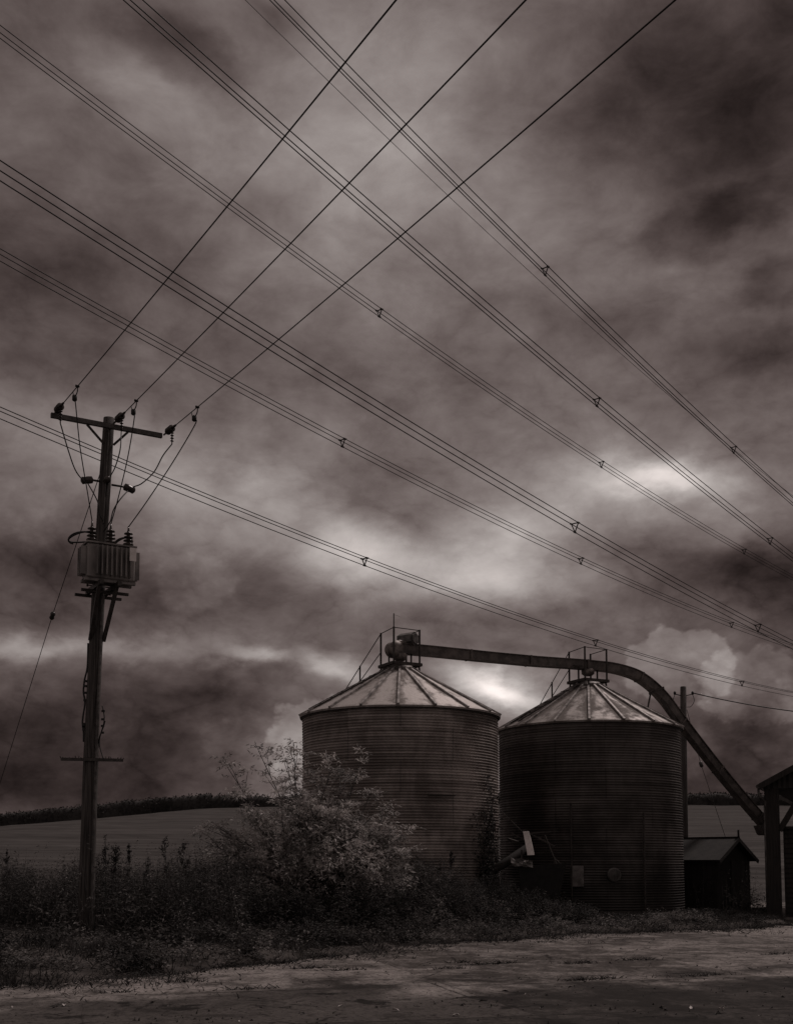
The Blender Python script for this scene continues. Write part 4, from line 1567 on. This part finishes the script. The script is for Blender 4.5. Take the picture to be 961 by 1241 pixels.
# 5. shrubs with compound leaves
def shrub(name, label, cat, base, tips, mat, per_tip, leafL, filler, spread, twig=.9, stem_r=.028, big=()):
    root = empty(name, base, label, cat)
    base = Vector(base)
    stems = MB()
    nodes = []
    for tp in tips:
        tp = Vector(tp)
        b0 = base + Vector((random.uniform(-.5, .5) * spread, random.uniform(-.35, .35) * spread, 0))
        m1 = b0.lerp(tp, .45) + Vector((random.uniform(-.15, .15), random.uniform(-.15, .15), .28 * (tp - b0).length * .35))
        pts = curve([b0, m1, tp], 8)
        stems.tube(pts, list(np.linspace(stem_r, .006, len(pts))), 6)
        for q in pts[-4:]:
            nodes.append((q, (tp - m1).normalized()))
        for k in range(5):
            q = pts[random.randint(4, len(pts) - 3)]
            d_ = (tp - m1).normalized() + Vector((random.uniform(-1, 1), random.uniform(-1, 1), random.uniform(-.1, .8)))
            e_ = q + d_.normalized() * random.uniform(.25, .6) * twig
            pp = curve([q, q.lerp(e_, .5) + Vector((0, 0, .06)), e_], 4)
            stems.tube(pp, list(np.linspace(.010, .004, len(pp))), 5)
            for z_ in pp[-2:]:
                nodes.append((z_, d_.normalized()))
    stems.build('stem', M['stem'], root, True)
    # compound leaves: rachis with paired lance-shaped leaflets that hang a little
    RP, RD = [], []
    for q, d_ in nodes:
        for k in range(per_tip):
            az = random.uniform(0, 2 * math.pi)
            dd_ = Vector((math.cos(az), math.sin(az), random.uniform(-.1, .7))) + d_ * .3
            RP.append(np.array(q))
            RD.append(np.array(dd_.normalized()))
    for (cx, cy, cz, rx, ry, rz, m) in filler:
        for k in range(m):
            v = rand_unit(1)[0] * (random.random() ** .45)
            pnt = np.array((cx + v[0] * rx, cy + v[1] * ry, cz + v[2] * rz))
            dd_ = nrm(v * np.array([1, 1, .6]) + rng.normal(size=3) * .6 + np.array([0, 0, .25]))
            RP.append(pnt)
            RD.append(dd_)
    RP, RD = np.array(RP), np.array(RD)
    ok = RP[:, 2] > terr(RP[:, 0], RP[:, 1]) + .05
    RP, RD = RP[ok], RD[ok]
    n = len(RP)
    rl = rng.uniform(.16, .32, n) * leafL / .1
    tip = RP + RD * rl[:, None]
    bend = np.stack([np.zeros(n), np.zeros(n), -rl * .35], -1)
    geos = [ribbons(RP, tip, .006, bend, 2)]
    side = nrm(np.cross(RD, np.array([0, 0, 1.0]) + rng.normal(size=(n, 3)) * .25))
    up = np.cross(side, RD)
    for j, t in enumerate((.35, .6, .82, 1.0)):
        c_ = RP + RD * (rl * t)[:, None] + bend * t * t
        for sg in (-1, 1):
            if t == 1.0 and sg == 1:
                continue
            D = (side * sg * (1 if t < 1 else .1) + RD * (.7 if t < 1 else 1.2) + np.array([0, 0, -.35])) + rng.normal(size=(n, 3)) * .5
            s = rng.uniform(.45, 1.35, n)
            geos.append(leaves_geo(c_ + rng.normal(size=(n, 3)) * .02, D, up + rng.normal(size=(n, 3)) * .3, leafL * s, leafL * .30 * s, .15))
    vg, fg = merge(geos)
    np_mesh('foliage', vg, fg, 3, mat, root)
    return root


def Q(px, py, d):
    return tuple(at(px, py, d))


sb = at(385, 1118, 27.0)
sb.z = float(terr(sb.x, sb.y))
tips = [Q(270, 920, 26.8), Q(283, 960, 26.2), Q(312, 906, 27.2), Q(322, 940, 26.6), Q(345, 925, 27.6), Q(356, 900, 27.0), Q(372, 915, 27.2), Q(388, 935, 26.7),
        Q(404, 925, 26.6), Q(440, 912, 26.9), Q(420, 945, 27.1), Q(450, 960, 26.4), Q(466, 975, 26.8), Q(470, 985, 26.3), Q(488, 1012, 26.5), Q(482, 1030, 26.0), Q(300, 985, 26.0), Q(262, 1000, 26.0),
        Q(340, 970, 26.3), Q(375, 975, 26.0), Q(410, 985, 25.9), Q(435, 1000, 25.8)]


def fb(px, py, d, rx, ry, rz, m):
    p = at(px, py, d)
    return (p.x, p.y, p.z, rx, ry, rz, m)


fill = [fb(300, 1040, 26.4, .9, .8, .6, 260), fb(365, 1030, 26.6, .9, .8, .7, 380), fb(425, 1030, 26.6, .75, .7, .6, 320), fb(400, 1070, 26.0, 1.4, .9, .5, 200), fb(460, 1060, 26.2, .6, .6, .5, 190), fb(385, 1030, 25.7, .9, .5, .5, 260), fb(350, 1045, 25.6, .8, .4, .4, 130), fb(425, 1040, 25.5, .8, .4, .4, 130),
        fb(330, 1080, 25.8, 1.0, .8, .5, 180)]
for k in range(46):
    # many shorter arching shoots with leaves only towards their ends
    u_ = random.random()
    px_ = 262 + 226 * u_
    top_ = 955 + 55 * abs(u_ - .5) * 2 + random.uniform(-8, 75)
    tips.append(Q(px_ + (px_ - 375) * .12, top_, random.uniform(25.6, 27.4)))
shrub('elder_shrub', 'big pale leafy shrub with arching stems beside the left silo', 'shrub', sb, tips, M['leaf'], 4, .108, fill, 1.6, 1.15)

bb_ = at(440, 1125, 25.2)
bb_.z = float(terr(bb_.x, bb_.y))
shrub('bramble_bush', 'dark rounded bramble in front of the pale shrub', 'bush', bb_, [Q(410, 1085, 25), Q(440, 1075, 25), Q(470, 1082, 25.2), Q(500, 1092, 25.6), Q(455, 1098, 24.6)], M['leafdark'], 2, .08,
      [fb(440, 1100, 25.0, .8, .6, .5, 420), fb(490, 1105, 25.4, .6, .6, .45, 300), fb(400, 1110, 24.8, .6, .5, .4, 260)], .8, .5, .012)
bb_ = at(330, 1130, 24.2)
bb_.z = float(terr(bb_.x, bb_.y))
shrub('bramble_bush', 'dark low bramble mound left of the shrub foot', 'bush', bb_, [Q(300, 1085, 24.6), Q(330, 1080, 24.6), Q(360, 1090, 24.4), Q(270, 1090, 24.8)], M['leafdark'], 2, .08,
      [fb(320, 1102, 24.4, .9, .6, .45, 420), fb(255, 1085, 25.2, .8, .6, .6, 380), fb(365, 1108, 24.3, .5, .5, .35, 200)], .8, .5, .012)
bb_ = at(596, 1112, 28.6)
bb_.z = float(terr(bb_.x, bb_.y))
shrub('rounded_bush', 'dark fuzzy bush under the broken auger', 'bush', bb_, [Q(590, 1062, 28.6), Q(605, 1060, 28.6), Q(575, 1070, 28.6), Q(620, 1072, 28.8)], M['leafdark'], 2, .05,
      [fb(597, 1088, 28.5, .62, .5, .55, 900)], .5, .4, .010)
bb_ = at(515, 1120, 27.0)
bb_.z = float(terr(bb_.x, bb_.y))
shrub('leafy_bush', 'mid grey leafy bush in front of the left silo foot', 'bush', bb_, [Q(492, 1035, 27.2), Q(510, 1048, 27.2), Q(524, 1052, 27), Q(540, 1062, 27.2), Q(560, 1068, 27.4), Q(485, 1060, 26.8), Q(572, 1078, 27.6)], M['leafmid'], 3, .075,
      [fb(515, 1090, 27, .7, .6, .5, 420), fb(552, 1098, 27.2, .5, .5, .4, 260)], .6, .5, .012)

# 6. climber on the right flank of the left silo
cl0, cn0 = on_silo(CL, 2.84, 588, 0)
ivy = empty('wall_climber', (cl0.x, cl0.y, 0), 'straggly climbing plant on the right flank of the left silo', 'climber')
mb = MB()
P, D, N = [], [], []
for k in range(9):
    px0 = random.uniform(578, 599)
    zt_ = random.uniform(2.2, 4.0)
    pts = []
    for t in np.linspace(0, 1, 9):
        p, n = on_silo(CL, 2.84, min(601.5, px0 + 4 * math.sin(t * 5 + k)), 0)
        p.z = zt_ * t
        pts.append(p + n * (.04 + .05 * random.random()))
    mb.tube(pts, list(np.linspace(.014, .005, 9)), 5)
    for i in range(190):
        t = random.random() ** .8
        j = min(int(t * 8), 7)
        q = pts[j].lerp(pts[j + 1], t * 8 - j)
        P.append(np.array(q) + rng.normal(size=3) * .09)
        D.append(rng.normal(size=3) + np.array([.3, -.6, -.5]))
        N.append(rng.normal(size=3) * .4 + np.array([.6, -.8, .2]))
mb.build('stem', M['stem'], ivy)
n = len(P)
Vg, Fg = leaves_geo(np.array(P), np.array(D), np.array(N), rng.uniform(.05, .10, n), rng.uniform(.03, .06, n))
np_mesh('foliage', Vg, Fg, 3, M['leafdark'], ivy)

# 7. weeds rooted in the slab joints, and fallen leaves on the yard
geos = []
joint_tufts = [(300, 1169), (340, 1166), (370, 1172), (388, 1171), (420, 1174), (545, 1172), (590, 1167), (603, 1166), (690, 1166), (700, 1166), (765, 1162), (772, 1162), (840, 1181), (852, 1180), (820, 1182), (700, 1186), (728, 1184), (290, 1197), (310, 1196), (560, 1165), (660, 1141), (935, 1155), (230, 1188), (150, 1200)]
Pt = []
for px_, py_ in joint_tufts:
    d_ = EYE * F / (py_ - 1045)
    m_ = random.randint(14, 60)
    for k in range(m_):
        x_ = (px_ - W / 2) / F * d_ + random.gauss(0, .16)
        Pt.append((x_, d_ + (x_ - (px_ - W / 2) / F * d_) * .26 + random.gauss(0, .03), 0.0))
Pt = np.array(Pt)
Pt = Pt[Pt[:, 1] < y_edge(Pt[:, 0])]
n = len(Pt)
tip = Pt + np.stack([rng.normal(size=n) * .05, rng.normal(size=n) * .05, rng.uniform(.02, .075, n)], -1)
geos.append(ribbons(Pt, tip, .014, np.stack([rng.normal(size=n) * .03, rng.normal(size=n) * .03, np.zeros(n)], -1), 2))
vg, fg = merge(geos)
tag(np_mesh('joint_weeds', vg, fg, 3, M['leafdark']), 'small dark weeds sprouting from the yard joints', 'weeds', kind='stuff')

n = 9000
pxs_ = rng.uniform(-60, 1020, n)
dd_ = 1 / rng.uniform(1 / 31.0, 1 / 10.5, n)
Pd = np.stack([(pxs_ - W / 2) / F * dd_, dd_, np.full(n, .001)], -1)
ed = y_edge(Pd[:, 0]) - Pd[:, 1]
cl_ = np.sin(Pd[:, 0] * 1.3 + 1) * np.sin(Pd[:, 1] * 1.9) + np.sin(Pd[:, 0] * .7 - Pd[:, 1] * .9)
keep = (ed > -.2) & (rng.random(n) < np.clip(.05 + .15 * (cl_ > .5) + .9 * np.exp(-ed * 1.6), 0, 1))
Pd = Pd[keep]
n = len(Pd)
D_ = rng.normal(size=(n, 3)) * np.array([1, 1, .25])
vg, fg = leaves_geo(Pd, D_, np.array([0, 0, 1.0]) + rng.normal(size=(n, 3)) * .5, rng.gamma(2.0, .011, n) + .010, rng.gamma(2.0, .009, n) + .008, .45)
vg2, fg2 = leaves_geo(Pd[::3] + rng.normal(size=Pd[::3].shape) * np.array([.3, .3, 0]), D_[::3], np.array([0, 0, 1.0]) + rng.normal(size=(len(Pd[::3]), 3)) * .4, rng.gamma(2.0, .010, len(Pd[::3])) + .015, rng.gamma(2.0, .008, len(Pd[::3])) + .012, .3)
tag(np_mesh('leaf_litter', vg2, fg2, 3, M['leafmid']), 'greyish dead leaves strewn along the edge of the yard', 'leaf litter', kind='stuff')
tag(np_mesh('yard_litter', vg, fg, 3, M['leafdark']), 'dark crumbs of soil and leaf litter strewn over the yard', 'litter', kind='stuff')

mb = MB()
for k in range(1):
    vs, fs = [], []
    out = [(0, 0), (.03, .022), (.055, .012), (.09, .02), (.12, 0), (.085, -.024), (.05, -.014), (.025, -.02)]
    vs = [Vector((x, y, .006 + .02 * abs(y) / .024 + .012 * math.sin(x * 40))) for x, y in out]
    vs.append(Vector((.06, 0, .012)))
    fs = [(i, (i + 1) % 8, 8) for i in range(8)]
    mb.add(vs, fs)
leaf0 = mb.build('fallen_leaf', M['litter'], None)
spots = [(417, 1217), (294, 1234), (80, 1203), (84, 1217), (20, 1218), (475, 1222), (187, 1187), (556, 1228), (633, 1204), (833, 1218), (872, 1221), (732, 1135)]
for i, (px_, py_) in enumerate(spots):
    o = leaf0 if i == 0 else leaf0.copy()
    if i:
        col.objects.link(o)
    d_ = EYE * F / (py_ - 1045)
    s = random.uniform(.45, 1.0)
    o.location = ((px_ - W / 2) / F * d_, d_, .004)
    o.scale = (s, s * random.uniform(.6, 1.2), s * random.uniform(.6, 1.4))
    o.rotation_euler = (random.uniform(-.1, .1), random.uniform(-.1, .1), random.uniform(0, 6.28))
    tag(o, 'small pale curled leaf lying on the dark yard concrete', 'fallen leaf', 'pale leaves scattered on the yard')

# ------------------------------------------------------------------ sky and light
SUN_EL, SUN_AZ = R(58), R(50)       # azimuth from the view direction, positive to the right
world = bpy.data.worlds.new('World')
scn.world = world
world.use_nodes = True
nt = NT(world.node_tree)
bg = nt.n['Background']
tc = nt.node('ShaderNodeTexCoord')
dirv = tc.outputs['Generated']
dx, dy, dz = nt.sep(dirv)[0:3]
az = nt.math('ARCTAN2', dx, dy)
hor = nt.math('SQRT', nt.math('ADD', nt.math('MULTIPLY', dx, dx), nt.math('MULTIPLY', dy, dy)))
el = nt.math('DIVIDE', dz, nt.math('MAXIMUM', hor, .08))
ael = nt.comb(az, el, 0)
# wind-blown warp of the cloud deck
st = nt.mapping(dirv, scale=(1, 1, 1.9))
w1 = nt.noise(st, 3.2, 5, .55, 0, True)
w2 = nt.noise(st, 11, 6, .6, 0, True)


def vmath(op, a, b):
    nd = nt.node('ShaderNodeVectorMath', operation=op)
    nt.put(nd.inputs[0], a)
    nt.put(nd.inputs[1], b)
    return nd.outputs[1] if op == 'DOT_PRODUCT' else nd.outputs[0]


warp = vmath('ADD', vmath('MULTIPLY', vmath('SUBTRACT', w1, (.5, .5, .5)), (.13, .09, 0)), vmath('MULTIPLY', vmath('SUBTRACT', w2, (.5, .5, .5)), (.06, .045, 0)))
wp_ = vmath('ADD', ael, warp)


def sky_uv(px, py):
    r = ray(px, py)
    return math.atan2(r.x, r.y), r.z / math.hypot(r.x, r.y)


def blob(px, py, sx, sy, rot=0.0, src=None):
    u, v = sky_uv(px, py)
    m = nt.mapping(src if src is not None else wp_, (u, v, 0), (0, 0, R(rot)), (sx / F, sy / F, 1), 'TEXTURE')
    return nt.math('POWER', math.e, nt.math('MULTIPLY', vmath('DOT_PRODUCT', m, m), -1.0))


BASE = .42
blobs = [
    # px, py, sx, sy, amp, rot
    (430, 180, 190, 210, .115, 0), (470, 175, 80, 90, .04, 0), (620, 260, 200, 120, .06, -20), (170, 125, 120, 55, .11, -25),
    (200, 50, 85, 40, -.06, -30), (300, 15, 40, 30, -.10, 0), (0, 60, 140, 60, -.02, 0),
    (900, 130, 190, 150, -.19, 15), (760, 40, 120, 70, -.05, 0), (720, 150, 120, 70, -.04, 0), (905, 430, 120, 60, -.09, 0), (800, 350, 60, 25, .05, 0),
    (10, 335, 130, 70, -.14, -15), (220, 330, 190, 60, -.06, -20), (300, 420, 200, 60, -.03, -20), (560, 400, 140, 60, .0, -15),
    (140, 545, 170, 50, .16, -10), (290, 590, 130, 50, .14, 0), (240, 650, 90, 35, .08, 10),
    (50, 690, 140, 38, -.15, 0), (150, 740, 120, 30, -.06, 0), (330, 720, 140, 35, -.04, 0),
    (430, 665, 80, 60, .27, -20), (570, 690, 130, 38, .28, -6), (650, 640, 80, 45, .20, 10), (795, 585, 60, 20, .26, -14), (770, 590, 120, 30, .18, -14), (700, 600, 120, 60, .10, 0), (470, 590, 130, 30, -.03, -15),
    (860, 640, 70, 40, .06, -25), (900, 715, 130, 45, -.20, -15), (960, 760, 70, 60, -.06, 0), (650, 740, 120, 22, -.06, 0), (860, 690, 60, 20, -.04, 0),
    (60, 788, 130, 15, .15, 0), (0, 780, 60, 16, .08, 0), (200, 800, 130, 14, .05, 0), (320, 816, 50, 11, .27, -5), (260, 790, 90, 22, .05, 0),
    (100, 865, 170, 42, -.15, 0), (260, 850, 75, 28, -.12, 0), (40, 930, 150, 45, -.17, 0), (220, 930, 110, 50, -.08, 0), (345, 945, 55, 55, .13, 0), (330, 880, 50, 40, .05, 0),
    (408, 818, 36, 16, .26, -20), (600, 845, 55, 24, .60, -12), (560, 820, 80, 20, .10, 0), (660, 855, 45, 25, .12, 0), (520, 770, 130, 22, -.01, 0), (450, 760, 60, 20, -.02, 0),
    (750, 845, 70, 40, .03, 0), (900, 905, 110, 50, -.18, 0), (965, 810, 50, 40, -.06, 0), (880, 960, 130, 30, -.10, 0), (850, 945, 50, 14, .03, 0), (800, 800, 100, 60, -.02, 0),
]
v = None
for b_ in blobs:
    o_ = nt.math('MULTIPLY', blob(b_[0], b_[1], b_[2], b_[3], b_[5]), b_[4])
    v = o_ if v is None else nt.math('ADD', v, o_)
# cumulus heads with crisp, cauliflower tops
bill = nt.node('ShaderNodeTexVoronoi', feature='SMOOTH_F1')
nt.put(bill.inputs['Vector'], vmath('ADD', nt.mapping(dirv, scale=(1, 1, 1.15)), vmath('MULTIPLY', vmath('SUBTRACT', w2, (.5, .5, .5)), (.02, .02, .02))))
bill.inputs['Scale'].default_value = 30
bill.inputs['Detail'].default_value = 3
bill.inputs['Roughness'].default_value = .55
bill.inputs['Smoothness'].default_value = .35
bl = nt.math('SUBTRACT', .5, bill.outputs[0])
n_h = nt.noise(nt.mapping(dirv, scale=(1, 1, 1.2)), 26, 7, .6)
edge_n = nt.math('ADD', nt.math('MULTIPLY', bl, .55), nt.math('MULTIPLY', nt.math('SUBTRACT', n_h, .5), .7))
for (px_, py_, sx, sy, amp, soft) in ((822, 808, 84, 60, .115, .06), (910, 833, 84, 64, .105, .08), (985, 850, 70, 50, .05, .14), (860, 880, 150, 80, .05, .2), (395, 902, 85, 88, .12, .07), (290, 905, 60, 60, .05, .14), (235, 705, 70, 48, .08, .16), (20, 640, 80, 40, .05, .2)):
    gsum = nt.math('ADD', blob(px_, py_, sx, sy, 0, ael), nt.math('MULTIPLY', edge_n, .50))
    m_ = nt.ss(gsum, .42 - soft / 2, .42 + soft)
    u_, v_ = sky_uv(px_, py_ + sy * .9)
    fade = nt.ss(el, v_ - 60 / F, v_ + 50 / F)
    v = nt.math('ADD', v, nt.math('MULTIPLY', nt.math('MULTIPLY', m_, fade), amp))
    shade = nt.math('MULTIPLY', nt.math('MULTIPLY', m_, nt.math('MULTIPLY', edge_n, .10)), fade)
    v = nt.math('ADD', v, shade)
n_t = nt.noise(nt.mapping(dirv, loc=(1, 5, 2), scale=(1, 1, 1.2)), 9, 9, .55, .2)
# torn dark scud below the deck
for (px_, py_, sx, sy, amp, rot) in ((845, 300, 75, 30, -.07, 18), (930, 262, 60, 24, -.06, 15), (945, 340, 36, 30, -.09, 0), (195, 62, 80, 34, -.07, -28)):
    gs = nt.math('ADD', blob(px_, py_, sx * 1.3, sy * 1.3, rot), nt.math('MULTIPLY', nt.math('SUBTRACT', n_t, .5), 1.1))
    v = nt.math('ADD', v, nt.math('MULTIPLY', nt.ss(gs, .18, .72), amp))
f1 = nt.noise(nt.mapping(dirv, scale=(1, 1, 1.9)), 5.0, 9, .52, .3)
f2 = nt.noise(nt.mapping(dirv, loc=(4, 2, 1), scale=(1, 1, 1.7)), 14, 9, .64, .25)
v = nt.math('ADD', v, nt.math('MULTIPLY', nt.math('SUBTRACT', f1, .5), .24))
v = nt.math('ADD', v, nt.math('MULTIPLY', nt.math('SUBTRACT', f2, .5), .27))
# creased, billowing texture of the deck: strongest in the low cloud banks
lowf = nt.ss(el, .75, .12)
warp3 = vmath('ADD', nt.mapping(dirv, scale=(1, 1, 1.5)), vmath('MULTIPLY', vmath('SUBTRACT', w2, (.5, .5, .5)), (.06, .06, .06)))
b1 = nt.math('ABSOLUTE', nt.math('SUBTRACT', nt.noise(warp3, 9, 3, .5), .5))
b2 = nt.math('ABSOLUTE', nt.math('SUBTRACT', nt.noise(warp3, 21, 4, .55), .5))
crease = nt.math('ADD', nt.math('SUBTRACT', nt.math('POWER', nt.math('MULTIPLY', b1, 5.0), .6), .6), nt.math('MULTIPLY', nt.math('SUBTRACT', nt.math('POWER', nt.math('MULTIPLY', b2, 5.0), .6), .6), .5))
v = nt.math('ADD', v, nt.math('MULTIPLY', crease, nt.math('ADD', .022, nt.math('MULTIPLY', lowf, .05))))
# sky behind the viewer raised: added fill light for surfaces facing the camera
behind = nt.ss(dy, .35, -.5)
v = nt.math('SUBTRACT', nt.math('ADD', v, BASE), nt.math('MULTIPLY', behind, -.07))
zen = nt.ss(dz, .55, .95)
v = nt.math('ADD', v, nt.math('MULTIPLY', zen, .02))
v = nt.math('MAXIMUM', v, .11)
lum = nt.math('POWER', v, 2.25)
sky = nt.node('ShaderNodeTexSky', sky_type='NISHITA')
sky.sun_disc = False
sky.sun_elevation = SUN_EL
sky.sun_rotation = SUN_AZ
sky.air_density = 2.0
sky.dust_density = 4.0
bw = nt.node('ShaderNodeRGBToBW')
nt.l.new(sky.outputs[0], bw.inputs[0])
# the overcast deck filters the daylight above it: thin cloud passes more, thick cloud less
day = nt.lin(bw.outputs[0], 0.0, 12.0, 8.6, 11.0)
rad = nt.math('MULTIPLY', lum, day)
tint = nt.node('ShaderNodeMix', data_type='RGBA')
nt.put(tint.inputs[0], nt.ss(v, .10, .75))
tint.inputs[6].default_value = (1.0, .69, .65, 1)
tint.inputs[7].default_value = (1.0, .90, .86, 1)
vm = nt.node('ShaderNodeVectorMath', operation='SCALE')
nt.put(vm.inputs[0], tint.outputs[2])
nt.put(vm.inputs[3], rad)
nt.put(bg.inputs[0], vm.outputs[0])
bg.inputs[1].default_value = .1
try:
    world.cycles.sampling_method = 'MANUAL'
    world.cycles.sample_map_resolution = 512
except Exception:
    pass

sl_ = bpy.data.lights.new('sun', 'SUN')
sl_.energy = 1.5
sl_.angle = R(10)
sl_.color = (1.0, .87, .83)
so = bpy.data.objects.new('sun', sl_)
col.objects.link(so)
to_sun = Vector((math.sin(SUN_AZ) * math.cos(SUN_EL), math.cos(SUN_AZ) * math.cos(SUN_EL), math.sin(SUN_EL)))
so.rotation_euler = (-to_sun).to_track_quat('-Z', 'Y').to_euler()
so.location = (0, 0, 60)

vs_ = scn.view_settings
scn.display_settings.display_device = 'sRGB'
vs_.view_transform = 'Standard'
vs_.look = 'None'
vs_.exposure = 0.0
vs_.gamma = 1.0
vs_.use_curve_mapping = False
scn.render.film_transparent = False
scn.cycles.use_denoising = True
scn.cycles.max_bounces = 6
